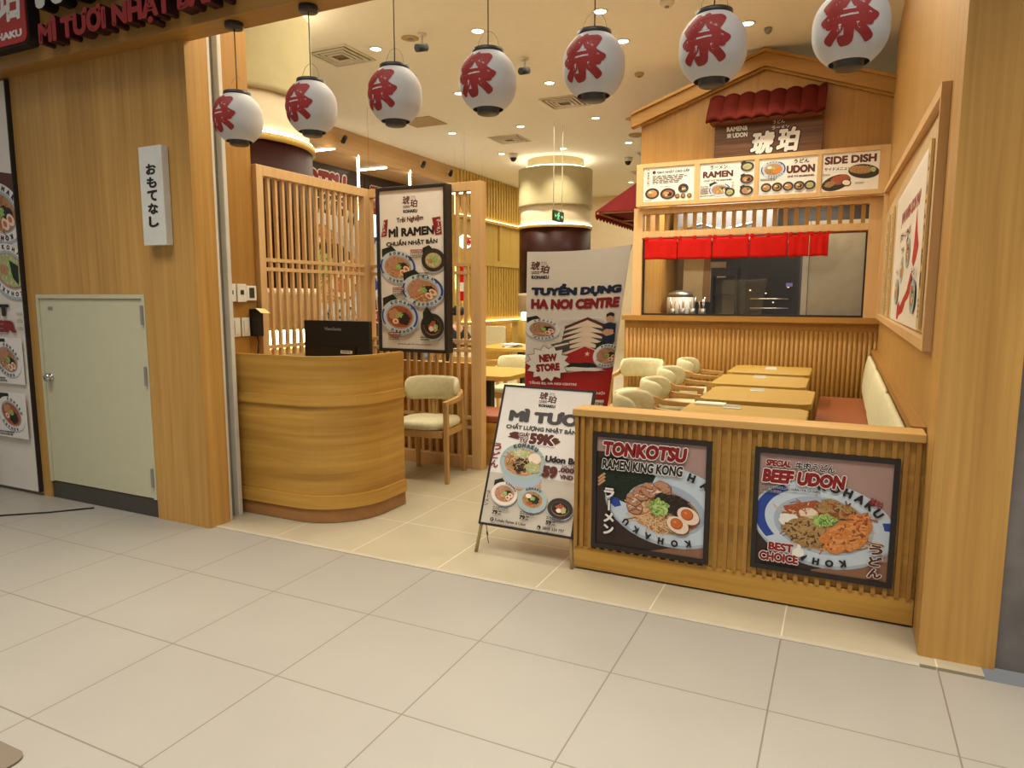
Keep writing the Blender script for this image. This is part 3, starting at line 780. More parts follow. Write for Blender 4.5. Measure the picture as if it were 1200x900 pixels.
def design_map(W=160, H=100):
    P = Print(W, H, INK['paper']); K = INK
    P.text('JAPAN RAMEN UDON MAP', 40, 15, 140, 27, K['red'], .08); P.text('日本ラーメンマップ', 42, 31, 100, 38, K['black'], .03)
    P.poly([(128, 24), (136, 40), (146, 50), (138, 58), (128, 62), (120, 58), (124, 46)], K['bright_red'])
    P.poly([(124, 64), (128, 74), (112, 82), (100, 84), (86, 92), (64, 95), (62, 90), (84, 82), (104, 76), (116, 66)], K['bright_red'])
    P.poly([(48, 88), (60, 84), (68, 88), (60, 98), (48, 98)], K['bright_red'])
    for k, (u, v) in enumerate(((64, 60), (96, 50), (42, 76), (140, 80))): bowl(P, u, v, 12, 10, 0, 'ramen' if k % 2 else 'udon', 80 + k, name=False, rim='celadon'); P.text('ラーメン', u - 8, v - 17, u + 8, v - 12, K['black'], .04)
    return P
def design_strip(txt, W=12, H=100):
    P = Print(W, H, INK['wood_strip']); P.vtext(txt, 3, 4, 9, 80, INK['brown'], .04); P.lines(3, 84, 9, 96, 4, INK['brown'], len(txt)); return P
def design_mall(W=100, H=325):
    """tall storefront poster, mostly beyond the left edge of the photograph"""
    P = Print(W, H, INK['paper']); K = INK
    logo(P, 20, 12, 60, 50)
    P.poly([(0, 66), (40, 60), (100, 70), (100, 84), (60, 78), (0, 88)], K['brown'])
    bowl(P, 80, 98, 30, 22, .4, 'ramen', 91, rim='white'); bowl(P, 20, 106, 30, 22, .1, 'spicy', 92, rim='white')
    P.poly([(56, 116), (76, 118), (82, 138), (66, 148), (54, 138)], F_NORI)
    bowl(P, 88, 144, 28, 20, .4, 'plain', 93, rim='white', nori=False); P.poly([(88, 136), (99, 141), (98, 156), (91, 150)], F_NORI)
    P.text('BEST', 36, 171, 83, 181, K['black'], .07); P.text('SELLER', 12, 184, 90, 194, K['red'], .07)
    P.text('MÓN ĂN', 91.5, 177, 99, 180, K['grey'], .02); P.text('KOTSU', 91.5, 183, 99, 186, K['grey'], .02); P.text('RAMEN', 91.5, 189, 99, 192, K['grey'], .02)
    for (u0, v0, kd, sd) in ((2, 198, 'udon', 1), (50, 198, 'ramen', 2), (2, 243, 'dark', 3), (50, 243, 'spicy', 4), (2, 284, 'ramen', 5)):
        P.rect(u0, v0, u0 + 46, v0 + 38, K['white'])
        P.poly([(u0 + 4, v0 + 1), (u0 + 24, v0 + 1), (u0 + 26, v0 + 14), (u0 + 14, v0 + 18), (u0 + 5, v0 + 12)], F_NORI)
        bowl(P, u0 + 26, v0 + 18, 18, 13, .5, kd, 95 + sd, rim='white', nori=False); P.lines(u0 + 6, v0 + 33, u0 + 28, v0 + 37, 2, K['dark_grey'], sd)
    return P

# ================================================================== THE SETTING
CZ = 4.4
def slab(name, *b, m=None, **k):
    return struct(name, MB().box(*b), m, **k)
floor_mall = tile('mall_floor_tile', (151, 145, 134), (116, 108, 96), -1.985, 2.57, 0.605, 0.006, rough=0.38, blotch=.03)
floor_shop = tile('shop_floor_tile', (172, 160, 134), (206, 194, 168), -1.985, 3.19, 0.605, 0.007, rough=0.4, blotch=.07)
slab('floor_mall', -10, 4, -7, 3.165, -0.1, 0.0, m=floor_mall)
slab('floor_restaurant', -9.5, 0.6, 3.195, 20, -0.1, 0.0, m=floor_shop)
slab('trim_1', -3.69, 0.37, 3.165, 3.195, -0.1, 0.004, m=mat('threshold_metal', (176, 166, 146), .5))          # threshold strip
slab('ceiling', -9.5, 0.7, 3.17, 20, CZ, CZ + .12, m=ceil_mat)
# storefront wall with the hatch opening
mb = MB(); mb.box(-5.47, -5.365, 3.13, 3.30, 0, 3.4); mb.box(-5.365, -4.185, 3.13, 3.30, 1.535, 3.4); mb.box(-4.185, -3.69, 3.13, 3.30, 0, 3.4)
struct('wall_left_front', mb, wood_front)
struct('wall_left_beyond', MB().box(-10, -5.475, 3.16, 3.30, 0, 3.06), cream_wall)
slab('wall_entry_side', -4.15, -4.0, 3.46, 3.925, 0, CZ, m=wood_v)
slab('wall_front_inside', -9.4, -4.151, 3.32, 3.46, 0, CZ, m=cream_wall)
slab('trim_2', -10, 2.4, 3.0, 3.17, 3.065, 4.7, m=wood_x)                    # header beam over the opening
mb = MB(); mb.box(0.372, 0.645, 3.27, 3.52, 0, 3.4)
struct('wall_right_front', mb, wood_front)
slab('wall_right_beyond', 0.647, 2.6, 3.29, 3.52, 0, 3.06, m=concrete)
slab('wall_right', 0.385, 0.52, 3.525, 9.0, 0, CZ, m=wood_y if False else wood('oak_wall_right', (184, 142, 78), 2, 0.12))
slab('wall_right_back', .525, .64, 9.0, 19.6, 0, CZ, m=cream_wall)
slab('wall_back', -9.4, 0.6, 19.6, 19.75, 0, CZ, m=cream_wall)
# far left side: alcove with murals, then slatted wall
slab('wall_left_alcove', -9.1, -8.95, 3.46, 13.8, 0, 4.0, m=mat('alcove_dark_paint', (66, 52, 46), .6))
slab('ceiling_alcove', -9.1, -8.0, 3.46, 13.8, 4.0, CZ - .002, m=wood('oak_alcove_ceiling', (200, 164, 116), 1, .12))
mb = MB(); mb.box(-8.25, -8.0, 13.8, 19.6, 0, CZ)
struct('wall_left_far', mb, wood_panel)
slats_a = MB(); slats_b = MB()
y = 13.9
while y < 19.5:
    slats_a.box(-8.0, -7.965, y, y + .07, 3.46, CZ - .02); slats_b.box(-8.0, -7.965, y, y + .06, 1.02, 2.26); y += .15
ledge = MB(); ledge.box(-8.0, -7.88, 13.82, 19.58, 3.30, 3.36); ledge.box(-8.0, -7.93, 13.82, 19.58, 2.28, 2.42); ledge.box(-8.0, -7.90, 13.82, 19.58, .86, .92)
for yy in (13.85, 16.0, 18.2): ledge.box(-8.0, -7.95, yy, yy + .14, 2.42, 3.30)
o = struct('trim_3', slats_a, wood_panel); o = struct('trim_4', slats_b, wood_panel); o = struct('trim_5', ledge, wood_panel)
led = emit('led_warm', (255, 226, 150), 5.0)
led_w = emit('led_white', (255, 240, 212), 16.0)
for i, (z0, z1, x) in enumerate(((3.362, 3.385, -7.9), (.922, .945, -7.92))):
    tag(MB().box(x - .03, x, 13.85, 19.5, z0, z1).build('light_strip', led), ('warm light strip lying on the upper ledge of the slatted far wall', 'warm light strip on the low ledge of the slatted far wall')[i], 'light', 'light strips on the far left wall')

# ---- columns
plaster = mat('column_plaster', (176, 162, 122), 0.9, var=0.05, scale=3)
_nt = plaster.node_tree; _n = _nt.nodes.new('ShaderNodeTexNoise'); _n.inputs['Scale'].default_value = 7; _n.inputs['Detail'].default_value = 8
_b = _nt.nodes.new('ShaderNodeBump'); _b.inputs['Strength'].default_value = .6; _b.inputs['Distance'].default_value = .02
_nt.links.new(_n.outputs['Fac'], _b.inputs['Height']); _nt.links.new(_b.outputs[0], _nt.nodes['Principled BSDF'].inputs['Normal'])
def column(cx, cy, label):
    t = thing('round_column', label, 'column', (cx, cy, 0)); t['kind'] = 'structure'
    n = 64
    MB().lathe([(.001, 0), (.80, 0), (.80, .98), (.78, 1.0), (.78, 1.02), (.001, 1.02)], (cx, cy, 0), n).build('column_base', wood_panel, t)
    MB().lathe([(.001, 1.2), (.78, 1.2), (.78, 1.52), (.79, 1.53), (.79, 1.6), (.001, 1.6)], (cx, cy, 0), n).build('wainscot', cream_wall, t)
    MB().lathe([(.001, 1.6), (.77, 1.6), (.77, 2.95), (.001, 2.95)], (cx, cy, 0), n).build('lacquer_shaft', maroon, t)
    MB().lathe([(.001, 2.95), (.80, 2.95), (.80, 3.01), (.72, 3.01), (.001, 3.01)], (cx, cy, 0), n).build('ledge_ring', wood_panel, t)
    MB().lathe([(.745, 3.01), (.745, 3.42), (.001, 3.42)], (cx, cy, 0), n).build('glow_band', cream_wall, t)
    MB().lathe([(.770, 3.012), (.785, 3.012), (.785, 3.026), (.770, 3.026), (.770, 3.012)], (cx, cy, 0), n).build('light_ring', led_w, t)
    MB().lathe([(.69, 1.04), (.72, 1.04), (.72, 1.18), (.69, 1.18), (.69, 1.04)], (cx, cy, 0), n).build('low_light_ring', led_w, t)
    MB().lathe([(.001, 3.40), (.80, 3.40), (.80, 3.44), (.79, 3.45), (.79, 4.18), (.60, 4.18), (.60, CZ)], (cx, cy, 0), n).build('plaster_drum', plaster, t)
    MB().lathe([(.70, 4.185), (.73, 4.185), (.73, 4.20), (.70, 4.20), (.70, 4.185)], (cx, cy, 0), n).build('cove_light_ring', led_w, t)
    return t
column(-5.58, 5.24, 'large round column with maroon shaft behind the wooden lattice screen near the entrance')
column(-5.70, 14.15, 'round plaster column with glowing bands in the middle of the dining room')

# ---- kitchen house
KY = 9.0
slab('wall_kitchen_base', -2.62, .384, KY + .02, KY + .14, 0, 1.22, m=wood_v)
mb = MB(); x = -2.60
while x < .36:
    mb.add(*(lambda x0: ([(x0 + .0235 + .0235 * math.cos(PI - k * PI / 4), KY + .02 - .022 * math.sin(k * PI / 4), z) for z in (.0, 1.12) for k in range(5)], [(k, k + 1, 6 + k, 5 + k) for k in range(4)] + [(4, 3, 2, 1, 0), (5, 6, 7, 8, 9)]))(x), 0, True); x += .0525
struct('trim_6', mb, wood_v)                                                    # half-round slats under the counter
struct('trim_7', MB().box(-2.64, .384, KY - .06, KY + .16, 1.22, 1.285), wood_x)  # kitchen counter sill
mb = MB(); mb.box(-2.52, -2.40, KY, KY + .14, 1.286, 2.66); mb.box(.215, .384, KY, KY + .14, 1.286, 2.66)
mb.box(-2.40, .215, KY, KY + .12, 2.285, 2.365); mb.box(-2.40, .215, KY, KY + .12, 2.58, 2.66)
struct('trim_8', mb, wood_frame)
mb = MB(); n = 22
for i in range(n):
    xx = -2.40 + (2.615) * (i + .5) / n; mb.box(xx - .022, xx + .022, KY + .02, KY + .07, 2.366, 2.579)
struct('trim_9', mb, wood_v)                                                    # transom bars
pane = glass('clear_pane', tint=.04)
t = thing('window_1', 'wide kitchen window with thin dark frame behind the red cloth curtain', 'window', (-1.09, KY + .07, 1.286)); t['kind'] = 'structure'
mb = MB(); mb.box(-2.40, .215, KY + .05, KY + .09, 1.286, 1.31); mb.box(-2.40, -2.38, KY + .05, KY + .09, 1.31, 2.284); mb.box(.195, .215, KY + .05, KY + .09, 1.31, 2.284); mb.box(-2.38, .195, KY + .05, KY + .09, 2.264, 2.284)
mb.build('window_frame', black_frame, t)
MB().box(-2.38, .195, KY + .066, KY + .072, 1.31, 2.264).build('pane', pane, t)
struct('window_2', MB().box(-2.40, .215, KY + .1, KY + .106, 2.366, 2.579), pane)
struct('wall_kitchen_side', MB().box(-2.52, -2.42, KY + .141, 12.5, 0, 3.19), wood_v)
slab('wall_kitchen_back', -2.42, .6, 12.4, 12.5, 0, 3.19, m=mat('kitchen_dark_tile', (62, 58, 54), .35, var=.1))
slab('wall_kitchen_right', .386, .52, KY + .141, 12.4, 0, 3.19, m=mat('kitchen_side_paint', (120, 112, 98), .6))
slab('ceiling_kitchen', -2.42, .386, KY + .141, 12.4, 3.1, 3.19, m=mat('kitchen_ceiling_grey', (120, 116, 108), .7))
slab('floor_kitchen', -2.42, .386, KY + .141, 12.4, 0.001, .02, m=mat('kitchen_floor_grey', (90, 86, 80), .5))
# gable
gx0, gx1, px, pz = -2.45, .384, -.975, 4.385
sl = (pz - 3.84) / (px - (-2.55))
def gz(x, d=0): return pz - abs(x - px) * sl - d
struct('wall_kitchen_gable', MB().prism([(gx0, 3.195), (gx1, 3.195), (gx1, gz(gx1, .1)), (px, gz(px, .1)), (gx0, gz(gx0, .1))], KY + .02, KY + .14, axis=1), wood_v)
mb = MB()
for d0, d1, yy in ((0, .18, KY - .10), (.0, .035, KY - .14)):
    e0 = -2.56
    mb.prism([(e0, gz(e0, d1)), (px, gz(px, d1)), (px, gz(px, d0)), (e0, gz(e0, d0))], yy, KY + .02, axis=1)
    mb.prism([(px, gz(px, d1)), (gx1, gz(gx1, d1)), (gx1, gz(gx1, d0)), (px, gz(px, d0))], yy, KY + .02, axis=1)
mb.prism([(-2.44, gz(-2.44, .205)), (px, gz(px, .205)), (px, gz(px, .18)), (-2.44, gz(-2.44, .18))], KY - .04, KY + .02, axis=1)
mb.prism([(px, gz(px, .205)), (gx1, gz(gx1, .205)), (gx1, gz(gx1, .18)), (px, gz(px, .18))], KY - .04, KY + .02, axis=1)
struct('trim_10', mb, wood_x)

# ---- service hatch
t = thing('door_1', 'cream painted low service hatch in the wooden storefront wall', 'door', (-4.775, 3.15, 0)); t['kind'] = 'structure'
mb = MB(); mb.box(-5.364, -5.335, 3.125, 3.20, .13, 1.534); mb.box(-4.215, -4.186, 3.125, 3.20, .13, 1.534); mb.box(-5.335, -4.215, 3.125, 3.20, 1.505, 1.534)
mb.build('door_frame', shutter_mat, t)
dp = MB().box(-5.333, -4.217, 3.135, 3.18, .135, 1.502).build('door_panel', shutter_mat, t)
MB().box(-5.364, -4.186, 3.14, 3.20, 0, .128).build('kick_plate', dark_skirt, t)
mb = MB(); mb.lathe([(.001, 3.135), (.030, 3.135), (.030, 3.128), (.012, 3.126), (.012, 3.10), (.026, 3.092), (.030, 3.078), (.022, 3.066), (.001, 3.064)], (-5.27, 0, .925), 20, axis=1) if False else None
kb = MB()
prof = [(.001, 0), (.030, 0), (.030, .007), (.012, .009), (.012, .014), (.026, .02), (.031, .032), (.022, .044), (.001, .046)]
vs = []; N = 20
for r, h in prof:
    for k in range(N): a = 2 * PI * k / N; vs.append((-5.27 + r * math.cos(a), 3.134 - h, .925 + r * math.sin(a)))
kb.add(vs, [(i * N + k, i * N + (k + 1) % N, (i + 1) * N + (k + 1) % N, (i + 1) * N + k) for i in range(len(prof) - 1) for k in range(N)], 0, True)
kb.build('door_knob', chrome, t)
for z in (1.33, .92, .22): MB().rbox(-4.222, -4.200, 3.112, 3.132, z, z + .13, .006).build('hinge', grey_metal, t)
MB().box(-5.24, -5.19, 3.131, 3.1345, 1.425, 1.445).build('maker_plate', grey_metal, t)
# shutter tracks
t = thing('shutter_track', 'pair of white aluminium shutter tracks standing beside the wooden storefront wall', 'track', (-3.76, 3.38, 0))
MB().rbox(-3.80, -3.705, 3.305, 3.335, 0, 3.5, .006).build('front_channel', white_metal, t)
MB().box(-3.80, -3.775, 3.336, 3.415, 0, 3.5).build('track_web', grey_metal, t)
MB().rbox(-3.84, -3.73, 3.416, 3.45, 0, 3.5, .006).build('rear_channel', white_metal, t)

# ================================================================== THINGS AT THE FRONT
# ---- fascia lettering
def letters3d(name, txt, x0, x1, z0, z1, y_back, depth, m_face, m_side, parent, b=.05):
    ps = text_polys(txt, b); bx = bbox(ps); mb = MB()
    su = (x1 - x0) / (bx[1] - bx[0]); sv = (z1 - z0) / (bx[3] - bx[2])
    yf = y_back - depth
    for k, p in enumerate(ps):
        q = [(x0 + (x - bx[0]) * su, z0 + (y - bx[2]) * sv) for x, y in p]; n = len(q)
        mb.add([(x, yf - (k % 13) * 3e-5, z) for x, z in q], [tuple(range(n))], 0)
        mb.add([(x, yf + .0008, z) for x, z in q] + [(x, y_back, z) for x, z in q], [(i, (i + 1) % n, n + (i + 1) % n, n + i) for i in range(n)], 1)
    return mb.build(name, [m_face, m_side], parent, fix=False)
side_dark = mat('letter_side_dark', (52, 14, 14), .5); black_side = mat('letter_side_black', (26, 22, 22), .5)
t = thing('sign_letters', 'red raised sign letters in the lower row on the wooden header', 'sign', (-3.9, 2.99, 3.07))
letters3d('lettering', 'MÌ TƯƠI NHẬT BẢN', -4.74, -3.11, 3.085, 3.285, 2.999, .085, mat('letter_red', (150, 38, 32), .5), side_dark, t, .06)
t = thing('sign_letters', 'large white raised sign letters in the upper row on the wooden header', 'sign', (-3.9, 2.99, 3.30))
letters3d('lettering', 'KOHAKU', -4.74, -3.10, 3.325, 3.67, 2.999, .09, mat('letter_white', (215, 210, 205), .5), black_side, t, .08)
t = thing('logo_sign', 'rounded red logo plate with white characters on the wooden header', 'sign', (-5.15, 2.99, 3.15))
MB().rbox(-5.47, -4.85, 2.925, 2.999, 3.15, 3.77, .06, axis=1, n=6).build('plate', black_side, t)
MB().rbox(-5.455, -4.865, 2.917, 2.9245, 3.165, 3.755, .055, axis=1, n=6).build('red_face', mat('logo_red', (176, 46, 36), .4), t)
P = Print(100, 100, INK['red']); P.items = []
P.text('琥', 8, 10, 46, 52, INK['white'], .03); P.text('珀', 52, 24, 93, 76, INK['white'], .035, shear=.1); P.text('RAMEN', 10, 60, 48, 68, INK['white'], .05); P.text('& UDON', 10, 74, 48, 82, INK['white'], .05); P.text('KOHAKU', 20, 86, 92, 94, INK['white'], .06)
P.mesh(plane_fn((-5.455, 2.9165, 3.755), (.59, 0, 0), (0, 0, -.59), 100, 100, (0, -1, 0))).build('characters', P.mats, t, fix=False)

# ---- little vertical light box
t = thing('vertical_sign_box', 'white vertical box sign with black hiragana on the wooden wall above the hatch', 'sign', (-3.98, 3.1, 1.845))
MB().rbox(-4.087, -3.876, 3.075, 3.1285, 1.845, 2.455, .006).build('box', mat('sign_acrylic', (214, 214, 206), .35), t)
P = Print(100, 290, INK['white']); P.items = []; P.vtext('おもてなし', 30, 48, 74, 240, INK['black'], .05)
P.mesh(plane_fn((-4.087, 3.0745, 2.455), (.211, 0, 0), (0, 0, -.61), 100, 290, (0, -1, 0))).build('characters', P.mats, t, fix=False)

# ---- mall poster at the far left
t = thing('wall_poster', 'tall white food poster with black edge at the left end of the storefront', 'poster', (-5.97, 3.13, .02))
Hm = 3.03
MB().box(-6.47, -5.485, 3.11, 3.159, .03, 3.05).build('poster_board', paper_mat, t)
MB().box(-5.485, -5.472, 3.10, 3.159, .03, 3.05).build('black_edge', black_frame, t)
P = design_mall(); P.mesh(plane_fn((-6.47, 3.1095, 3.05), (.985, 0, 0), (0, 0, -3.02), 100, 325, (0, -1, 0))).build('print', P.mats, t, fix=False)
# loose flap
t = thing('door_seal_cable', 'thin black cable lying on the mall floor in front of the hatch', 'cable', (-4.98, 2.88, 0))
MB().tube([(-5.9, 2.35, .006), (-5.5, 2.52, .006), (-5.22, 2.68, .006), (-4.98, 2.88, .006), (-4.80, 3.08, .006)], .006, 6).build('cable', black_plastic, t)
t.name = 'floor_cable'
t = thing('floor_mat', 'dark mat corner at the bottom left edge of the mall floor', 'mat', (-2.75, .9, 0))
MB().rbox(-3.2, -2.36, .55, 1.235, 0.0005, .008, .05).build('mat_sheet', mat('mat_grey', (112, 100, 84), .9), t)

# ---- lanterns
paper_l = mat('lantern_paper', (206, 202, 200), 0.6, var=.02)
_b = paper_l.node_tree.nodes['Principled BSDF']; _b.inputs['Subsurface Weight'].default_value = 0.0
cap_m = mat('lantern_cap', (58, 54, 48), .4)
RL, HL = .133, .127
def make_lantern():
    t = thing('paper_lantern', '', 'lantern', (0, 0, 0))
    prof = []; nr = 30
    for i in range(nr * 2 + 1):
        z = -HL + 2 * HL * i / (nr * 2); k = abs(z) / HL
        r = RL * (1 - k ** 2.6 * .46); r = r + (.0014 if i % 2 else -.0006); prof.append((r, z))
    MB().lathe(prof, (0, 0, 0), 48).build('paper_shade', paper_l, t)
    MB().lathe([(.001, HL + .002), (.060, HL + .002), (.062, HL - .012), (.074, HL - .012), (.074, HL + .018), (.068, HL + .02), (.001, HL + .02)], (0, 0, 0), 28).build('top_ring', cap_m, t)
    MB().lathe([(.001, -HL - .022), (.046, -HL - .022), (.052, -HL - .018), (.052, -HL + .012), (.06, -HL + .014), (.001, -HL + .014)], (0, 0, 0), 28).build('bottom_ring', cap_m, t)
    MB().tube([(.055 * math.cos(a), 0, HL + .018 + .085 * math.sin(a)) for a in [PI * k / 14 for k in range(15)]], .0012, 5).build('wire_handle', grey_metal, t)
    MB().tube([(0, 0, HL + .02), (.001, 0, HL + .1), (0, 0, .50)], .0028, 6).build('cord', mat('cord_dark', (52, 34, 30), .6), t)
    MB().lathe([(.001, .494), (.048, .494), (.05, .499), (.05, .523), (.001, .523)], (0, 0, 0), 24).build('ceiling_cap', cap_m, t)
    P = Print(100, 130, INK['red']); P.items = []; P.mats = []
    lr = mat('lantern_red', (152, 42, 40), .6)
    P.text('祭', 0, 0, 100, 130, lr, .05)
    for q in ([(14, 66), (84, 62), (86, 66), (14, 70)], [(26, 36), (42, 26), (44, 30), (28, 40)], [(62, 30), (76, 40), (73, 43), (60, 34)], [(40, 50), (60, 50), (60, 54), (40, 54)], [(34, 84), (38, 84), (36, 98), (31, 98)], [(62, 84), (66, 84), (71, 96), (66, 98)]): P.polys([q], paper_l)
    def fn(u, v, h):
        a = (u / 100 - .5) * 1.55 - PI / 2 - .07; z = (0.5 - v / 130) * .205 + .008; k = abs(z) / HL
        r = RL * (1 - k ** 2.6 * .46) + .0026 - .0; return (r * math.cos(a), r * math.sin(a), z)
    ch = P.mesh(fn, 8, 8).build('painted_character', P.mats, None, loc=(0, 0, 0), fix=False); ch.parent = [c for c in t.children if c.name.startswith('paper_shade')][0]
    return t
ln = make_lantern()
LX = [-3.219, -2.675, -2.127, -1.592, -1.061, -.545, -.031]
LLAB = ['round white paper lantern with red character, leftmost of the row, before the wooden wall', 'second paper lantern from the left, in front of the glowing column band', 'third paper lantern from the left, above the standing ramen poster',
        'fourth paper lantern, middle of the hanging row', 'fifth paper lantern from the left, right of the middle one', 'sixth paper lantern, hanging before the gable of the kitchen', 'rightmost paper lantern, nearest the right wooden wall']
for i, x in enumerate(LX):
    o = ln if i == 0 else copy_tree(ln)
    o.location = (x, 3.08, 2.540); o.scale = (1.02, 1.02, 1.0); o.rotation_euler = (0, 0, (.0, .05, -.03, .04, .0, -.02, .03)[i]); o['label'] = LLAB[i]; o['group'] = 'paper lanterns under the header'

# ---- host stand
def stand_path(off=0.0, n=14):
    R = .42 + off; cx, cy = -2.85 - .42, 3.5 + .42
    pts = [(-3.985, 3.5 - off)]
    for k in range(n + 1):
        a = -PI / 2 + PI / 2 * k / n; pts.append((cx + R * math.cos(a), cy + R * math.sin(a)))
    pts.append((-2.85 + off, 4.16)); return pts
def stand_wall(mb, o0, o1, z0, z1):
    A, B = stand_path(o0), stand_path(o1); n = len(A)
    vs = [(x, y, z) for z in (z0, z1) for x, y in A] + [(x, y, z) for z in (z0, z1) for x, y in B]
    f = []
    for i in range(n - 1):
        f += [(i, i + 1, n + i + 1, n + i), (2 * n + i, 3 * n + i, 3 * n + i + 1, 2 * n + i + 1), (n + i, n + i + 1, 3 * n + i + 1, 3 * n + i), (i, 2 * n + i, 2 * n + i + 1, i + 1)]
    f += [(0, n, 3 * n, 2 * n), (n - 1, 3 * n - 1, 4 * n - 1, 2 * n - 1)]
    return mb.add(vs, f)
t = thing('host_stand', 'curved wooden reception counter with two raised bands beside the entrance', 'counter', (-3.4, 3.8, 0))
stand_wall(MB(), 0, -.03, .12, 1.13).build('front_panel', wood_stand, t)
stand_wall(MB(), .016, .0005, .80, .865).build('trim_band', wood_stand, t)
stand_wall(MB(), .018, .0005, .10, .19).build('base_band', wood_stand, t)
stand_wall(MB(), .004, -.026, .004, .099).build('plinth', wood('oak_plinth', (164, 118, 68), 0, .14), t)
A = stand_path(-.032); MB().prism([(x, y) for x, y in A] + [(-3.94, 4.16), (-3.94, 3.92), (-3.985, 3.92)], .97, 1.0).build('counter_top', wood_table, t)

# ---- monitor
t = thing('computer_monitor', 'black computer monitor seen from behind on the reception counter', 'monitor', (-3.32, 4.05, 1.0))
MB().rbox(-3.616, -3.024, 4.0, 4.04, 1.03, 1.347, .008, axis=1).build('screen_shell', black_plastic, t, bevel=.004)
MB().rbox(-3.50, -3.14, 3.99, 3.999, 1.05, 1.16, .01, axis=1).build('rear_housing', black_plastic, t)
MB().box(-3.36, -3.28, 4.041, 4.06, 1.012, 1.2).build('stand_neck', black_plastic, t)
MB().rbox(-3.45, -3.19, 3.98, 4.12, 1.001, 1.012, .03).build('stand_foot', black_plastic, t)
P = Print(100, 58, INK['black']); P.items = []; P.mats = []
P.text('ViewSonic', 34, 8.5, 60, 13, mat('ink_silver', (150, 148, 146), .4), .03); fn_ = plane_fn((-3.616, 3.9898, 1.347), (.592, 0, 0), (0, 0, -.317), 100, 58, (0, -1, 0)); P.mesh(fn_).build('maker_name', P.mats, t, fix=False)
P = Print(100, 58, INK['black']); P.items = []; P.mats = []; P.rect(58, 39, 76, 43, INK['paper']); P.lines(60, 40, 74, 42.4, 1, INK['black'], 3); P.mesh(fn_).build('sticker', P.mats, t, fix=False)

# ---- wall controls on the entry side wall (face x=-4.0)
def plate(name, label, cat, y0, y1, z0, z1, dep, dark=None, group=None, m=white_plastic):
    t = thing(name, label, cat, (-4.0, (y0 + y1) / 2, z0), group=group)
    MB().rbox(-3.998, -4.0 + dep, y0, y1, z0, z1, .008, axis=0).build('housing', m, t, bevel=.003)
    if dark: MB().box(-4.0 + dep, -4.0 + dep + .002, *dark).build('display', mat('lcd_dark', (56, 58, 50), .2), t)
    else: MB().rbox(-4.0 + dep, -4.0 + dep + .006, y0 + .018, y1 - .018, z0 + .02, z1 - .02, .005, axis=0).build('rocker', m, t)
    return t
plate('thermostat', 'white wall thermostat, leftmost of three above the light switches', 'thermostat', 3.630, 3.708, 1.485, 1.612, .025, (3.655, 3.683, 1.535, 1.565), 'thermostats on the entry wall')
plate('thermostat', 'white wall thermostat, middle one of three above the light switches', 'thermostat', 3.716, 3.802, 1.48, 1.612, .03, (3.745, 3.775, 1.535, 1.568), 'thermostats on the entry wall')
plate('thermostat', 'square white thermostat with dark screen, nearest the lattice screen', 'thermostat', 3.812, 3.908, 1.490, 1.600, .02, (3.838, 3.885, 1.510, 1.585), 'thermostats on the entry wall')
plate('light_switch', 'white light switch, left one below the thermostats', 'switch', 3.672, 3.748, 1.228, 1.366, .012, None, 'light switches on the entry wall')
plate('light_switch', 'white light switch, right one beside the black card reader', 'switch', 3.760, 3.836, 1.228, 1.366, .012, None, 'light switches on the entry wall')
t = thing('card_reader', 'black wall box with a yellow note on top beside the light switches', 'reader', (-4.0, 3.87, 1.22))
MB().rbox(-3.998, -3.93, 3.845, 3.915, 1.225, 1.43, .006, axis=0).build('housing', black_plastic, t, bevel=.004)
MB().add([(-3.93, 3.84, 1.435), (-3.925, 3.925, 1.43), (-3.875, 3.93, 1.395), (-3.88, 3.845, 1.40)], [(0, 1, 2, 3)]).build('sticky_note', mat('note_yellow', (232, 214, 140), .7), t, solid=.001)
MB().tube([(-3.965, 3.88, 1.225), (-3.96, 3.888, 1.18), (-3.965, 3.878, 1.1), (-3.97, 3.872, 1.01)], .004, 6).build('cable', black_plastic, t)

# ---- lattice screens
RAILS = [(1.785, 1.812), (1.715, 1.742), (1.120, 1.147), (1.037, 1.064), (.442, .469), (.357, .384)]
def lattice(axis, a0, a1, c, label, endpost=0.0):
    t = thing('lattice_screen', label, 'screen', ((a0 + a1) / 2, c, 0) if axis == 0 else (c, (a0 + a1) / 2, 0))
    def bx(mb, p0, p1, d, z0, z1):
        return mb.box(p0, p1, c - d, c + d, z0, z1) if axis == 0 else mb.box(c - d, c + d, p0, p1, z0, z1)
    f = MB(); w = .065
    bx(f, a0, a0 + w, .035, 0, 2.49); bx(f, a1 - (endpost or w), a1, .035 if not endpost else .045, 0, 2.49)
    e1 = a1 - (endpost or w)
    bx(f, a0 + w, e1, .035, 2.415, 2.49); bx(f, a0 + w, e1, .033, 0, .11)
    f.build('frame', wood_frame, t, bevel=.003)
    s_ = MB(); n = int(round((e1 - a0 - w) / .077))
    for i in range(1, n):
        p = a0 + w + (e1 - a0 - w) * i / n; bx(s_, p - .0115, p + .0115, .014, .111, 2.414)
    s_.build('slats', wood_frame, t)
    for z0, z1 in RAILS:
        r = MB(); bx(r, a0 + w, e1, .020, z0, z1); r.build('cross_rail', wood_frame, t)
    return t
lattice(1, 3.93, 5.275, -3.99, 'tall oak lattice screen running back from the entry wall behind the counter')
lattice(0, -4.025, -2.80, 5.32, 'tall oak lattice screen behind the hanging ramen poster and the single chair', .10)

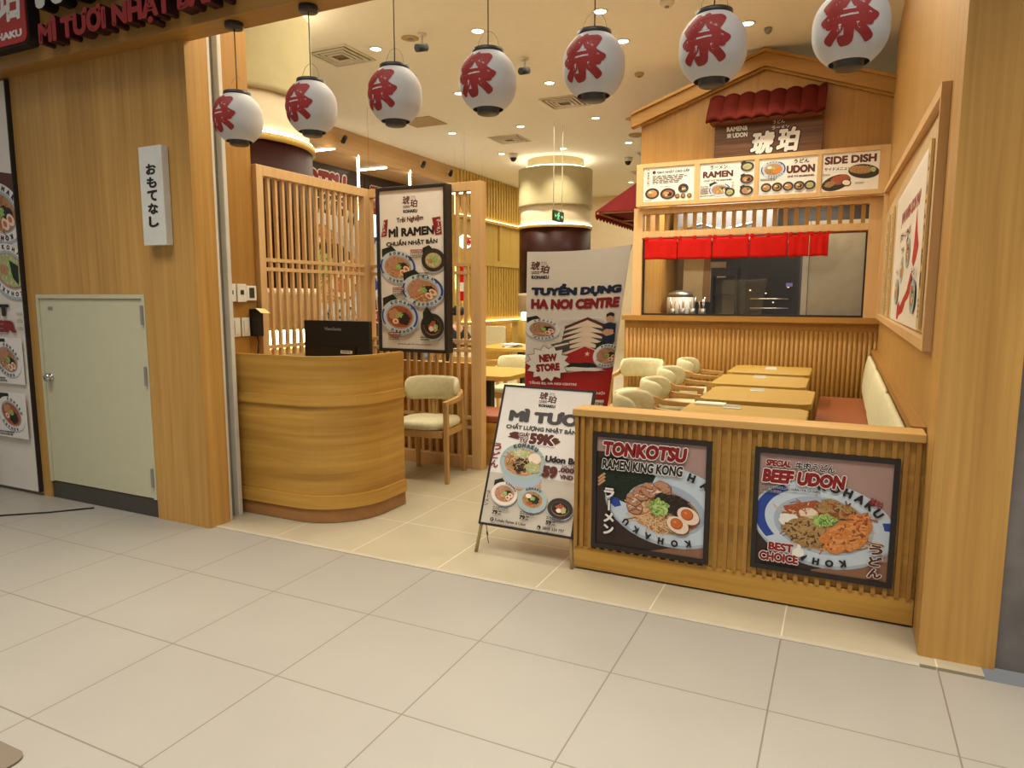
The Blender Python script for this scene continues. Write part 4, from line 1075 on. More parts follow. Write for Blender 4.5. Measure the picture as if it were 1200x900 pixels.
# ---- hanging poster light box
t = thing('framed_poster', 'tall black framed ramen poster hung on the lattice screen', 'poster', (-3.44, 5.2, 1.0))
x0, x1, z0, z1 = -3.80, -3.075, 1.03, 2.475
mb = MB(); w = .030
mb.box(x0, x0 + w, 5.165, 5.27, z0, z1); mb.box(x1 - w, x1, 5.165, 5.27, z0, z1); mb.box(x0 + w, x1 - w, 5.165, 5.27, z1 - w, z1); mb.box(x0 + w, x1 - w, 5.165, 5.27, z0, z0 + w)
mb.build('frame', black_frame, t, bevel=.006)
MB().box(x0 + w, x1 - w, 5.185, 5.265, z0 + w, z1 - w).build('back_panel', paper_mat, t)
P = design_lightbox(); P.mesh(plane_fn((x0 + w, 5.184, z1 - w), (x1 - x0 - 2 * w, 0, 0), (0, 0, -(z1 - z0 - 2 * w)), 100, 209, (0, -1, 0))).build('print', P.mats, t, fix=False)

# ---- A-frame sign
t = thing('a_frame_sign', 'leaning white noodle menu board on legs standing left of the slatted partition', 'sign', (-1.61, 3.7, 0))
bl, br = Vector((-1.905, 3.545, .17)), Vector((-1.305, 3.545, .165)); dn = Vector((0, .355, .80)); tl, tr = bl + dn, br + dn
nrm = Vector((0, -.80, .355)).normalized()
def quadbox(a, b, c, d, th, m_, name, par):
    """slab with front corners a b c d (ccw from lower left) and thickness th backwards"""
    F = [Vector(v) for v in (a, b, c, d)]; Bk = [v - nrm * th for v in F]
    return MB().add(F + Bk, [(0, 1, 2, 3), (7, 6, 5, 4), (0, 4, 5, 1), (1, 5, 6, 2), (2, 6, 7, 3), (3, 7, 4, 0)]).build(name, m_, par)
quadbox(bl, br, tr, tl, .02, paper_mat, 'board', t)
mb = MB(); e = .012
for a, b in ((bl, br), (br, tr), (tr, tl), (tl, bl)):
    d = (b - a).normalized(); s_ = nrm.cross(d) * e
    F = [a - s_ * .1, b - s_ * .1, b + s_, a + s_]; F = [v + nrm * .003 for v in F]; Bk = [v - nrm * .028 for v in F]
    mb.add(F + Bk, [(0, 1, 2, 3), (7, 6, 5, 4), (0, 4, 5, 1), (1, 5, 6, 2), (2, 6, 7, 3), (3, 7, 4, 0)])
mb.build('edge_frame', grey_metal if False else black_frame, t)
P = design_aframe(); P.mesh(plane_fn(tl + nrm * .0008, tr - tl, bl - tl, 100, 146, nrm)).build('print', P.mats, t, fix=False)
leg_m = mat('brass_leg', (176, 158, 112), .35, .5)
for s_, xx in ((-1, -1.905), (1, -1.305)):
    a = Vector((xx - s_ * .012, 3.545, .17)); MB().tube([a + dn * .05 - nrm * .02, a - nrm * .014, (xx + s_ * .006, 3.522, .0)], .011, 8).build('leg', leg_m, t)
    MB().tube([a + dn * .93 - nrm * .03, (xx - s_ * .01, 4.25, .0)], .010, 8).build('leg', leg_m, t)
MB().tube([(-1.862, 3.56, .165), (-1.845, 3.555, .10), (-1.855, 3.55, .13), (-1.84, 3.55, .055)], .0022, 5).build('hang_string', black_plastic, t)

# ---- booth partition with two posters
BX0, BX1, BY = -1.292, .370, 3.53
t = thing('booth_partition', 'low slatted oak partition with flat cap in front of the booth tables', 'partition', ((BX0 + BX1) / 2, BY, 0))
MB().box(BX0, BX1, BY + .022, BY + .13, 0.012, .875).build('core_panel', wood_stand, t)
MB().box(BX0, BX1, BY + .008, BY + .0215, .012, .135).build('base_board', wood_stand, t)
MB().box(BX0, BX0 + .02, BY - .004, BY + .0215, .136, .875).build('end_post', wood_v, t)
MB().box(BX0 - .012, BX1, BY - .012, BY + .16, .876, .914).build('cap', wood('oak_cap', (206, 164, 98), 0, .1), t, bevel=.003)
PO = [(-1.188, -.558, .150, .795), (-.350, .277, .178, .790)]
s_ = MB(); n = 34; pt_ = (BX1 - BX0 - .02) / n
for i in range(n):
    xa = BX0 + .034 + pt_ * i; xb = xa + .020; segs = [(.136, .875)]
    for (p0, p1, q0, q1) in PO:
        if xb > p0 and xa < p1: segs = [(.136, q0 - .002), (q1 + .002, .875)]
    if xb < BX1:
        for q0, q1 in segs: s_.box(xa, xb, BY, BY + .0215, q0, q1)
s_.build('slats', wood_v, t)
for (p0, p1, q0, q1), ds, lab in ((PO[0], design_tonkotsu, 'dark square pork ramen poster, left one on the slatted partition'), (PO[1], design_beef, 'square beef udon poster, right one on the slatted partition')):
    f = thing('framed_poster', lab, 'poster', ((p0 + p1) / 2, BY, q0), group='square posters on the booth partition')
    w = .024; mb = MB()
    mb.box(p0, p0 + w, BY - .008, BY + .021, q0, q1); mb.box(p1 - w, p1, BY - .008, BY + .021, q0, q1); mb.box(p0 + w, p1 - w, BY - .008, BY + .021, q1 - w, q1); mb.box(p0 + w, p1 - w, BY - .008, BY + .021, q0, q0 + w)
    mb.build('frame', black_frame, f)
    MB().box(p0 + w, p1 - w, BY + .004, BY + .020, q0 + w, q1 - w).build('back_panel', black_plastic, f)
    P = ds(); P.mesh(plane_fn((p0 + w, BY + .0035, q1 - w), (p1 - p0 - 2 * w, 0, 0), (0, 0, -(q1 - q0 - 2 * w)), 100, 97, (0, -1, 0))).build('print', P.mats, f, fix=False)

# ---- recruitment banner on its stand
t = thing('banner_stand', 'tall curled recruitment banner on a stand behind the menu board', 'banner', (-1.68, 4.62, 0))
TL, TR, BL, BR = Vector((-2.065, 4.60, 1.842)), Vector((-1.275, 4.50, 1.862)), Vector((-2.045, 4.50, .12)), Vector((-1.50, 4.46, .14))
def ban(u, v, h):
    a, b = u / 100, v / 304
    # right side pulls in towards the bottom, upper edge sags between the corner hooks
    p = (TL * (1 - a) + TR * a) * (1 - b) + (BL * (1 - a) + BR * a) * b
    p = p + Vector((0, .05 * math.sin(PI * a) * (1 - .5 * b), -.012 * math.sin(PI * a) * (1 - b)))
    if a > .8: p = p + Vector((0, .35 * (a - .8) ** 2 * b * 4, 0))
    return p + Vector((0, -h, 0))
MB().grid(lambda a, b: (ban(a * 100, b * 304, -.002))[:], 32, 24).build('sheet', paper_mat, t, solid=.002)
P = design_banner(); P.mesh(lambda u, v, h: ban(u, v, h + .0022)[:], 100 / 32, 304 / 24).build('print', P.mats, t, fix=False)
for a, b in ((0, 0), (1, 0), (0, 1), (1, 1)):
    q = ban(a * 100, b * 304, 0); MB().tube([(-1.68, 4.72, .95), (q.x * .5 - .84, 4.72, .5 * q.z + .475), (q.x, q.y + .012, q.z)], .006, 6).build('pole', grey_metal, t)
MB().tube([(-1.68, 4.72, .95), (-1.70, 4.82, .0)], .009, 6).build('rear_leg', grey_metal, t)

# ---- right wall display niche
FX = .345
t = thing('wall_display_frame', 'large oak display frame with a noodle map on the right wall', 'frame', (FX + .02, 6.3, 1.27))
C4 = [(3.735, 1.270), (8.86, 1.285), (8.86, 2.715), (3.735, 2.475)]; wd = .055
I4 = [(3.735 + .035, 1.27 + wd), (8.78, 1.285 + wd), (8.78, 2.715 - wd), (3.735 + .035, 2.475 - wd)]
mb = MB()
for i in range(4):
    j = (i + 1) % 4; q = [C4[i], C4[j], I4[j], I4[i]]
    mb.add([(FX, a, b) for a, b in q] + [(.384, a, b) for a, b in q], [(0, 1, 2, 3), (7, 6, 5, 4), (0, 4, 5, 1), (1, 5, 6, 2), (2, 6, 7, 3), (3, 7, 4, 0)])
mb.build('frame', wood_frame, t)
MB().box(.378, .3845, I4[0][0], I4[1][0], 1.34, 2.42).build('back_board', mat('niche_beige', (196, 170, 130), .6), t)
P = design_map(); P.mesh(plane_fn((.3755, 6.8, 2.30), (0, -2.35, 0), (0, 0, -.96), 160, 100, (-1, 0, 0))).build('map_print', P.mats, t, fix=False)
MB().box(.376, .3775, 4.42, 6.83, 1.345, 2.33).build('map_sheet', INK['white'], t)
for i, (yy, tx) in enumerate(((8.0, '特製ラーメン'), (7.3, '天ぷらうどん'), (4.30, 'とんこつ味噌'))):
    k = thing('hanging_menu_plank', ('narrow wooden menu plank, farthest in the right wall frame', 'narrow wooden menu plank between the far plank and the map', 'narrow wooden menu plank at the near edge of the map')[i], 'menu', (.37, yy, 1.36), group='menu planks in the wall frame')
    MB().box(.362, .375, yy - .11 * (1 if i == 2 else 1.8), yy + .02, 1.36, 2.32).build('plank', wood('plank_pale', (214, 186, 128), 2, .1), k)
    P = design_strip(tx); P.mesh(plane_fn((.3615, yy + .02, 2.32), (0, -(.13 if i == 2 else .22), 0), (0, 0, -.96), 12, 100, (-1, 0, 0))).build('writing', P.mats, k, fix=False)

# ================================================================== KITCHEN FRONT THINGS
t = thing('roofed_sign', 'dark wooden shop sign under a small red tiled roof on the kitchen gable', 'sign', (-.92, 8.9, 3.2))
MB().box(-1.52, -.315, 8.93, 9.015, 3.192, 3.62).build('board', wood('walnut_sign', (104, 70, 42), 0, .6, fine=30), t)
# wavy tile roof
X0, X1 = -1.59, -.295
def roof(a, b, lift=0):
    x = X0 + (X1 - X0) * a; wv = abs(math.sin(PI * a * 7.5)) ** .8
    y = 8.98 - .26 * b; z = 3.905 - .32 * b ** .85 + .035 * wv + (.02 * math.sin(PI * b) if b < 1 else 0)
    if b > .94: z -= .012
    return (x, y - .0 + lift, z)
mb = MB().grid(lambda a, b: roof(a, b), 120, 10)
mb.build('tile_roof', red_tile, t, solid=.03)
MB().prism([(8.98, 3.58), (8.74, 3.58), (8.98, 3.86)], X0 + .03, X1 - .03, axis=0).build('roof_core', wood('roof_core_brown', (120, 66, 46), 0, .1), t)
P = Print(120, 43, INK['white']); P.items = []; P.mats = []
sw = mat('sign_white', (226, 220, 212), .5); sk = mat('sign_outline', (34, 24, 20), .5)  # dark outline colour under the white lettering
P.text('RAMEN&', 14, 5, 38, 11, sw, .05, sk, .10); P.text('UDON', 21, 13, 38, 19, sw, .06, sk, .10); P.text('東', 14, 13, 20, 19, sw, .02, sk, .06)
P.text('うどん', 66, 2, 79, 6.5, sw, .02, sk, .09); P.text('ラーメン', 65, 9, 84, 13.5, sw, .02, sk, .09)
P.text('琥', 43, 14, 68, 41.5, sw, .045, sk, .05, shear=.12); P.text('珀', 72, 12, 95, 41, sw, .045, sk, .05, shear=.12)
P.mesh(plane_fn((-1.52, 8.927, 3.60), (1.205, 0, 0), (0, 0, -.408), 120, 43, (0, -1, 0))).build('lettering', P.mats, t, fix=False)

t = thing('menu_board', 'oak framed row of four menu panels above the kitchen window', 'menu board', (-1.06, 8.95, 2.665))
PX = [(-2.375, -1.735), (-1.675, -1.035), (-.985, -.350), (-.305, .280)]
mb = MB(); y0, y1 = 8.87, 9.015; zb, zt = 2.667, 3.19
mb.box(-2.46, .384, y0, y1, zb, zb + .05); mb.box(-2.46, .384, y0, y1, zt - .05, zt)
ed = [-2.46] + [v for p in PX for v in p] + [.384]
for i in range(0, len(ed), 2): mb.box(ed[i], ed[i + 1], y0, y1, zb + .05, zt - .05)
mb.build('frame', wood_frame, t)
for (a, b), ds, lb in zip(PX, (menu_rice, menu_ramen, menu_udon, menu_side), ('rice menu panel', 'ramen menu panel', 'udon menu panel', 'side dish menu panel')):
    P = ds(); o = P.mesh(plane_fn((a, y0 + .018, zt - .05), (b - a, 0, 0), (0, 0, -(zt - zb - .10)), P.W, P.H, (0, -1, 0))).build('menu_panel', P.mats, t, fix=False); o['label'] = lb
    MB().box(a, b, y0 + .02, y0 + .03, zb + .05, zt - .05).build('panel_back', paper_mat, t)

t = thing('noren_curtain', 'short red cloth curtain of six panels hanging across the kitchen window', 'curtain', (-1.27, 8.96, 2.0))
MB().tube([(-2.395, 8.965, 2.268), (.21, 8.965, 2.268)], .009, 8).build('rod', mat('rod_red', (150, 60, 50), .4), t)
nx = [-2.36, -1.936, -1.508, -1.068, -.631, -.395, -.187]
for i in range(6):
    a, b = nx[i] + .004, nx[i + 1] - .004
    def cl(u, v, a=a, b=b, i=i): return (a + (b - a) * u, 8.955 + .008 * math.sin(u * 9 + i) * v + .004 * math.sin(u * 17), 2.255 - .255 * v + .004 * math.sin(u * 5 + i))
    m_ = MB().grid(cl, 14, 8)
    for u in (.02, .45, .9):
        xx = a + (b - a) * u; m_.box(xx, xx + .035, 8.950, 8.953, 2.25, 2.285); m_.box(xx, xx + .035, 8.976, 8.979, 2.25, 2.285)
    m_.build('cloth_panel', red_cloth, t, solid=.003)

# ---- inside the kitchen
t = thing('sliding_panel', 'tall off-white sliding panel inside the kitchen behind the right window part', 'panel', (-.1, 9.35, .02))
MB().box(-.40, .25, 9.32, 9.35, .02, 2.44).build('panel', mat('panel_offwhite', (206, 200, 176), .5), t)
MB().box(-.475, -.41, 9.31, 9.36, .02, 2.44).build('edge_post', mat('panel_post', (214, 210, 196), .4), t)
t = thing('kitchen_counter', 'stainless worktop running behind the kitchen window', 'counter', (-1.3, 10.1, .02))
MB().box(-2.35, -.55, 9.75, 10.5, 1.20, 1.24).build('worktop', steel, t)
MB().box(-2.33, -.57, 9.80, 10.45, .021, 1.199).build('cabinet', steel, t)
t = thing('range_machine', 'black kitchen machine with chrome rails on the worktop', 'machine', (-.9, 10.2, 1.24))
MB().box(-1.22, -.56, 10.0, 10.45, 1.241, 2.25).build('body', black_plastic, t, bevel=.01)
for z in (1.375, 1.50): MB().tube([(-1.14, 9.975, z), (-.66, 9.975, z)], .008, 8).build('rail', chrome, t)
for x_, z_ in ((-1.20, 1.60), (-1.0, 1.56), (-.72, 1.64), (-.9, 1.44)): MB().lathe([(.001, 0), (.02, 0), (.02, .02), (.001, .02)], (x_ + .05, 9.985, z_), 12).build('knob', chrome, t)
MB().box(-.70, -.62, 9.992, 9.999, 1.66, 1.71).build('display', mat('display_blue', (110, 110, 170), .3), t)
t = thing('plate_warmer', 'dark framed glass case standing on the kitchen worktop', 'case', (-1.5, 10.2, 1.24))
mb = MB()
for xx in (-1.70, -1.37): mb.box(xx, xx + .03, 10.1, 10.4, 1.241, 1.93)
mb.box(-1.67, -1.37, 10.1, 10.4, 1.82, 1.93); mb.box(-1.67, -1.37, 10.1, 10.4, 1.55, 1.565)
mb.build('frame', black_plastic, t); MB().box(-1.668, -1.372, 10.33, 10.34, 1.27, 1.80).build('rear_pane', mat('case_grey', (120, 116, 104), .3), t)
t = thing('transom_reflection', 'added grey-blue shape imitating glass reflections behind the transom bars above the curtain', 'reflection', (-1.6, 10.2, 2.35))  # added body imitating bluish reflections in the transom glass
MB().prism([(10.3, 2.32), (11.3, 2.32), (11.3, 3.1), (10.6, 3.1)], -2.3, -.95, axis=0).build('reflection_body', mat('reflection_grey', (84, 86, 90), .5, .2), t)
MB().tube([(-2.2, 10.32, 2.5), (-1.9, 10.33, 2.56), (-1.6, 10.3, 2.46), (-1.2, 10.33, 2.55)], .025, 8).build('reflection_streak', chrome, t)  # added bright curve, imitates a reflection line in the transom
def bd(x0, x1, z0, z1, lab, c, nm):
    tag(MB().box(x0, x1, 10.9, 10.93, z0, z1).build('wall_board', mat(nm, c, .5)), lab, 'board')
bd(-2.45 + .2, -1.95, 1.45, 2.1, 'pale board hanging in the kitchen left of the brown board', (214, 196, 150), 'board_pale')
bd(-1.945, -1.85, 1.45, 2.1, 'narrow brown board hanging between two pale boards in the kitchen', (170, 128, 80), 'board_tan')
bd(-1.845, -1.62, 1.45, 2.05, 'pale grey board hanging in the kitchen right of the brown board', (190, 182, 156), 'board_grey')
for i in range(4):
    u = thing('utensil_canister', ['steel utensil canister leftmost on the kitchen worktop', 'second steel utensil canister on the kitchen worktop', 'third steel utensil canister on the kitchen worktop', 'steel utensil canister next to the glass case'][i], 'canister', (-2.2 + .14 * i, 9.95, 1.241), group='utensil canisters on the worktop')
    MB().lathe([(.001, 1.241), (.045, 1.241), (.05, 1.36), (.046, 1.36), (.042, 1.25), (.001, 1.25)], (-2.2 + .14 * i, 9.95, 0), 20).build('can', steel, u)
    for k in range(3):
        a = k * 2.1 + i; MB().tube([(-2.2 + .14 * i + .02 * math.cos(a), 9.95 + .02 * math.sin(a), 1.26), (-2.2 + .14 * i + .045 * math.cos(a), 9.95 + .04 * math.sin(a), 1.46 + .03 * k)], [.006, .009], 6).build('utensil', chrome if k else wood_chair, u)
t = thing('rice_cooker', 'white round rice cooker at the left end of the kitchen worktop', 'cooker', (-2.28, 10.25, 1.241))
t.location.x = -2.16
MB().lathe([(.001, 1.241), (.17, 1.241), (.19, 1.30), (.19, 1.52), (.001, 1.52)], (-2.16, 10.3, 0), 28).build('body', white_plastic, t)
MB().lathe([(.001, 1.521), (.19, 1.521), (.17, 1.58), (.06, 1.62), (.001, 1.62)], (-2.16, 10.3, 0), 28).build('lid', steel, t)

# ---- red awning beside the kitchen
t = thing('red_awning', 'red sloping awning with scalloped edge on the left side of the kitchen', 'awning', (-2.8, 10.8, 2.6))
awn = mat('awning_red', (122, 24, 26), .8)
mb = MB(); mb.grid(lambda a, b: (-2.53 - .60 * b, 9.25 + 3.3 * a, 3.05 - .37 * b), 10, 6); mb.build('canopy', awn, t, solid=.006)
MB().prism([(-3.13, 2.675), (-2.53, 2.675), (-2.53, 3.045)], 9.25, 9.258, axis=1).build('end_panel', awn, t)
def val(a, b):
    n = 22; s_ = abs(math.sin(PI * a * n)); return (-3.132, 9.25 + 3.3 * a, 2.68 - b * (.07 + .035 * s_))
MB().grid(val, 176, 2, smooth=False).build('valance', mat('valance_wine', (150, 40, 34), .8), t, solid=.003)
mb = MB()
for yy in (9.3, 10.4, 11.5, 12.5): mb.box(-3.11, -2.53, yy, yy + .03, 2.66, 2.674)
mb.box(-3.12, -3.09, 9.26, 12.54, 2.65, 2.674); mb.box(-2.56, -2.53, 9.26, 12.54, 2.65, 2.674); mb.build('awning_frame', wood_chair, t)

# ================================================================== SEATING
def rounded_pad(sx, sy, z0, z1, n=28, e=4.0):
    """cushion: super-ellipse plan, rounded edge"""
    mb = MB(); prof = [(.001, z0), (.90, z0), (.97, z0 + (z1 - z0) * .18), (1.0, z0 + (z1 - z0) * .45), (.985, z0 + (z1 - z0) * .75), (.93, z1 - (z1 - z0) * .07), (.80, z1), (.001, z1 + .004)]
    vs = []
    for r, z in prof:
        for k in range(n):
            a = 2 * PI * k / n; c, s_ = math.cos(a), math.sin(a); w = (abs(c) ** e + abs(s_) ** e) ** (-1 / e)
            vs.append((sx * r * w * c, sy * r * w * s_, z))
    return mb.add(vs, [(i * n + k, i * n + (k + 1) % n, (i + 1) * n + (k + 1) % n, (i + 1) * n + k) for i in range(len(prof) - 1) for k in range(n)], 0, True)
def make_chair():
    t = thing('dining_chair', '', 'chair', (0, 0, 0))
    rounded_pad(.245, .235, .435, .505).build('seat_cushion', cream_fabric, t, local=True)
    mb = MB(); mb.box(-.225, .225, -.215, -.19, .375, .434); mb.box(-.225, .225, .19, .215, .375, .434); mb.box(-.235, -.21, -.19, .19, .375, .434); mb.box(.21, .235, -.19, .19, .375, .434)
    mb.build('seat_frame', wood_chair, t, local=True, bevel=.004)
    def leg(x, y, lean, top):
        m_ = MB(); a, b = .019, .025; xb, yb = x * 1.03, y + lean
        m_.add([(xb - a * .8, yb - b * .8, 0), (xb + a * .8, yb - b * .8, 0), (xb + a * .8, yb + b * .8, 0), (xb - a * .8, yb + b * .8, 0), (x - a, y - b, top), (x + a, y - b, top), (x + a, y + b, top), (x - a, y + b, top)],
               [(0, 3, 2, 1), (4, 5, 6, 7), (0, 1, 5, 4), (1, 2, 6, 5), (2, 3, 7, 6), (3, 0, 4, 7)])
        m_.build('leg', wood_chair, t, local=True, bevel=.005)
    leg(-.255, -.20, -.01, .655); leg(.255, -.20, -.01, .655); leg(-.215, .205, .05, .70); leg(.215, .205, .05, .70)
    # U-shaped arm rail: flat section swept round the back
    path = [(-.255, -.235, .665), (-.262, -.10, .668), (-.266, .03, .675)]
    for k in range(13): a = PI - PI * k / 12; path.append((.266 * math.cos(a), .06 + .215 * math.sin(a), .69 + .02 * math.sin(a)))
    path += [(.266, .03, .675), (.262, -.10, .668), (.255, -.235, .665)]
    m_ = MB(); vs = []
    for i, p in enumerate(path):
        p = Vector(p); d = (Vector(path[min(i + 1, len(path) - 1)]) - Vector(path[max(i - 1, 0)])).normalized(); sd = d.cross(Vector((0, 0, 1))).normalized()
        k = i / (len(path) - 1); hh = .016 + .022 * math.sin(PI * k)
        for a, b in ((-.017, -hh), (.017, -hh), (.017, hh), (-.017, hh)): vs.append(p + sd * a + Vector((0, 0, b)))
    N = len(path); m_.add(vs, [(i * 4 + k, i * 4 + (k + 1) % 4, (i + 1) * 4 + (k + 1) % 4, (i + 1) * 4 + k) for i in range(N - 1) for k in range(4)] + [(0, 1, 2, 3), (4 * N - 1, 4 * N - 2, 4 * N - 3, 4 * N - 4)])
    m_.build('arm_rail', wood_chair, t, local=True, bevel=.006)
    # curved upholstered back pad
    nu, nv = 24, 16; vs = []
    for i in range(nu + 1):
        u = i / nu; a = PI * (1.03 - 1.06 * u); f = max(0.02, 1 - abs(2 * u - 1) ** 6) ** .5
        c = Vector((.228 * math.cos(a), .045 + .185 * math.sin(a), .735)); n_ = Vector((math.cos(a), math.sin(a), 0))
        for j in range(nv):
            b = 2 * PI * j / nv; cx, cz = math.cos(b), math.sin(b); w = (abs(cx) ** 3 + abs(cz) ** 3) ** (-1 / 3)
            vs.append(c + n_ * (.033 * w * cx * f) + Vector((0, 0, .105 * w * cz * f)))
    MB().add(vs, [(i * nv + j, i * nv + (j + 1) % nv, (i + 1) * nv + (j + 1) % nv, (i + 1) * nv + j) for i in range(nu) for j in range(nv)] + [tuple(range(nv)), tuple(range(nu * nv, nu * nv + nv))[::-1]], 0, True).build('backrest', cream_fabric, t, local=True)
    mb = MB()
    for x_ in (-.05, .05): mb.box(x_ - .014, x_ + .014, .215, .235, .43, .65)
    mb.build('back_spindles', wood_chair, t, local=True)
    return t
ch0 = make_chair()
CH = [(-3.13, 4.93, .12, 'cream dining chair standing alone between the reception counter and the lattice screen', 'chairs in the dining room'),
      (-1.98, 7.45, -.05, 'cream dining chair facing the entrance, right of the recruitment banner', 'chairs in the dining room'),
      (-1.40, 7.85, 1.62, 'cream chair at the booth table nearest the kitchen wall', 'chairs at the booth tables'),
      (-1.36, 6.78, 1.58, 'cream chair at the second booth table from the kitchen', 'chairs at the booth tables'),
      (-1.27, 5.80, 1.66, 'cream chair at the third booth table from the kitchen', 'chairs at the booth tables'),
      (-1.20, 4.82, 1.55, 'cream chair just behind the slatted partition, only its top showing', 'chairs at the booth tables'),
      (-3.38, 7.20, .05, 'cream chair behind the small table near the lattice post', 'chairs in the dining room'),
      (-4.45, 8.15, 2.9, 'wooden chair with its back to the entrance seen beside the lattice post', 'chairs in the dining room'),
      (-3.62, 9.75, -1.57, 'cream chair at the right end of the far table', 'chairs in the dining room'),
      (-4.6, 10.75, .0, 'cream chair behind the far table with white napkins', 'chairs in the dining room')]
for i, (x, y, a, lb, g) in enumerate(CH):
    o = ch0 if i == 0 else copy_tree(ch0)
    o.location = (x, y, 0); o.rotation_euler = (0, 0, a); o['label'] = lb; o['group'] = g

def make_table(sx, sy, name='dining_table'):
    t = thing(name, '', 'table', (0, 0, 0)); c = .06
    poly = [(-sx + c, -sy), (sx - c, -sy), (sx, -sy + c), (sx, sy - c), (sx - c, sy), (-sx + c, sy), (-sx, sy - c), (-sx, -sy + c)]
    MB().prism(poly, .705, .75).build('table_top', wood_table, t, local=True, bevel=.004)
    MB().box(-.045, .045, -.045, .045, .02, .704).build('column', black_plastic, t, local=True)
    MB().rbox(-.24, .24, -.24, .24, 0, .02, .03).build('base_plate', black_plastic, t, local=True)
    return t
tb = make_table(.40, .425)
for i, (x, y, lb) in enumerate(((-.66, 7.86, 'oak booth table farthest back by the kitchen wall'), (-.65, 6.80, 'second oak booth table from the kitchen wall'), (-.565, 5.79, 'third oak booth table from the kitchen wall'), (-.57, 4.72, 'oak booth table nearest the slatted partition'))):
    o = tb if i == 0 else copy_tree(tb); o.location = (x, y, 0); o['label'] = lb; o['group'] = 'booth tables'
for i, (x, y, lb) in enumerate(((-.66, 7.9, 'small white card holder on the farthest booth table'), (-.68, 7.0, 'small white card holder on the second booth table'), (-.60, 6.0, 'small white card holder on the third booth table'), (-.66, 4.98, 'small white card holder on the nearest booth table'))):
    h = thing('card_holder', lb, 'holder', (x, y, .75), group='card holders on the booth tables')
    MB().box(x - .06, x + .06, y - .035, y + .035, .7505, .756).build('base', white_plastic, h)
    MB().box(x - .055, x + .055, y - .004, y + .004, .7562, .775).build('card', paper_mat, h)
tag(MB().rbox(-.93, -.72, 5.02, 5.13, .7505, .765, .01).build('menu_booklet', paper_mat), 'white menu booklet lying on the nearest booth table', 'menu')
# booth bench
t = thing('booth_bench', 'long bench with brown seat and cream backrest along the right wall', 'bench', (.1, 6.3, 0))
MB().box(-.16, .30, 3.72, 8.55, .0, .335).build('bench_base', wood('oak_bench', (176, 128, 76), 1, .12), t)
MB().rbox(-.18, .285, 3.72, 8.55, .336, .405, .02, axis=1).build('seat_cushion', brown_leather, t, bevel=.01)
MB().prism([(.300, .406), (.384, .406), (.384, .881), (.335, .881)], 3.72, 8.95, axis=1).build('back_board', wood_y, t)
MB().box(.322, .384, 3.70, 8.96, .882, .92).build('top_rail', wood_y, t)
for i in range(3):
    ya, yb = 3.76 + 1.73 * i, 3.76 + 1.73 * (i + 1) - .01
    def pad(u, v, ya=ya, yb=yb):
        a = 2 * PI * u; cx, cz = math.cos(a), math.sin(a); w = (abs(cx) ** 3 + abs(cz) ** 3) ** (-1 / 3); f = max(.0, 1 - abs(2 * v - 1) ** 14) ** .5
        z = .650 + .215 * w * cz * (.9 + .1 * f); return (.290 + .034 * w * cx * f + (z - .665) * .10, ya + (yb - ya) * v, z)
    MB().grid(pad, 20, 24).build('back_cushion', cream_fabric, t)
# bench behind the lattice and small table
t = thing('bench_seat', 'wooden bench end with brown seat directly behind the lattice screen', 'bench', (-3.3, 5.7, 0))
MB().box(-3.95, -2.88, 5.40, 5.47, 0, .93).build('bench_back', wood_stand, t)
MB().box(-3.95, -2.70, 5.471, 5.93, 0, .39).build('bench_base', wood_stand, t)
MB().rbox(-3.95, -2.69, 5.475, 5.95, .391, .46, .02, axis=0).build('seat_cushion', brown_leather, t, bevel=.008)
tb2 = make_table(.42, .43); tb2.location = (-3.32, 6.42, 0); tb2['label'] = 'small oak table with dark column beside the lattice post'; tb2['group'] = 'tables in the dining room'
tb3 = make_table(.62, .52); tb3.location = (-4.52, 9.85, 0); tb3['label'] = 'far oak table with a white napkin pile left of the banner'; tb3['group'] = 'tables in the dining room'
rnd = random.Random(3)
nb = MB()
for k in range(4):
    a = rnd.uniform(0, 3); R = Matrix.Rotation(a, 3, 'Z'); b = MB().box(-.13, .13, -.10, .10, 0, .012)
    nb.add([(R @ Vector(v) + Vector((-4.62 + rnd.uniform(-.05, .05), 9.72 + rnd.uniform(-.04, .04), .7505 + .013 * k)))[:] for v in b.v], b.f)
tag(nb.build('napkin_pile', paper_mat), 'pile of white napkins on the far table', 'napkins')
# far banquette
t = thing('banquette', 'far wooden banquette with cream back cushion in front of the slatted wall', 'bench', (-6.55, 13.1, 0))
MB().box(-7.6, -6.2, 12.95, 13.05, 0, .98).build('bench_back', wood_stand, t); MB().rbox(-7.5, -6.28, 12.87, 12.94, .50, .92, .04, axis=1).build('back_cushion', cream_fabric, t, bevel=.01)
MB().box(-7.6, -6.2, 12.42, 12.86, 0, .46).build('bench_base', wood_stand, t)

# ---- the diner behind the lattice
def skin(name, pts, edges, mat_, parent, sub=2):
    me = bpy.data.meshes.new(name); me.from_pydata([p[:3] for p in pts], edges, []); o = bpy.data.objects.new(name, me); COL.objects.link(o); o.parent = parent
    m_ = o.modifiers.new('skin', 'SKIN'); sv = me.skin_vertices[0].data if me.skin_vertices else None
    if sv is None:
        bm = bmesh.new(); bm.from_mesh(me); bm.verts.layers.skin.verify(); bm.to_mesh(me); bm.free(); sv = me.skin_vertices[0].data
    for i, p in enumerate(pts): r = p[3]; sv[i].radius = (r, r) if not isinstance(r, tuple) else r
    sv[0].use_root = True
    sb = o.modifiers.new('sub', 'SUBSURF'); sb.levels = sub; sb.render_levels = sub
    me.materials.append(mat_)
    for p in me.polygons: p.use_smooth = True
    return o
t = thing('person', 'seated person with short black hair in a dark shirt, eating behind the lattice screen', 'person', (-5.62, 9.62, 0), rz=1.45)
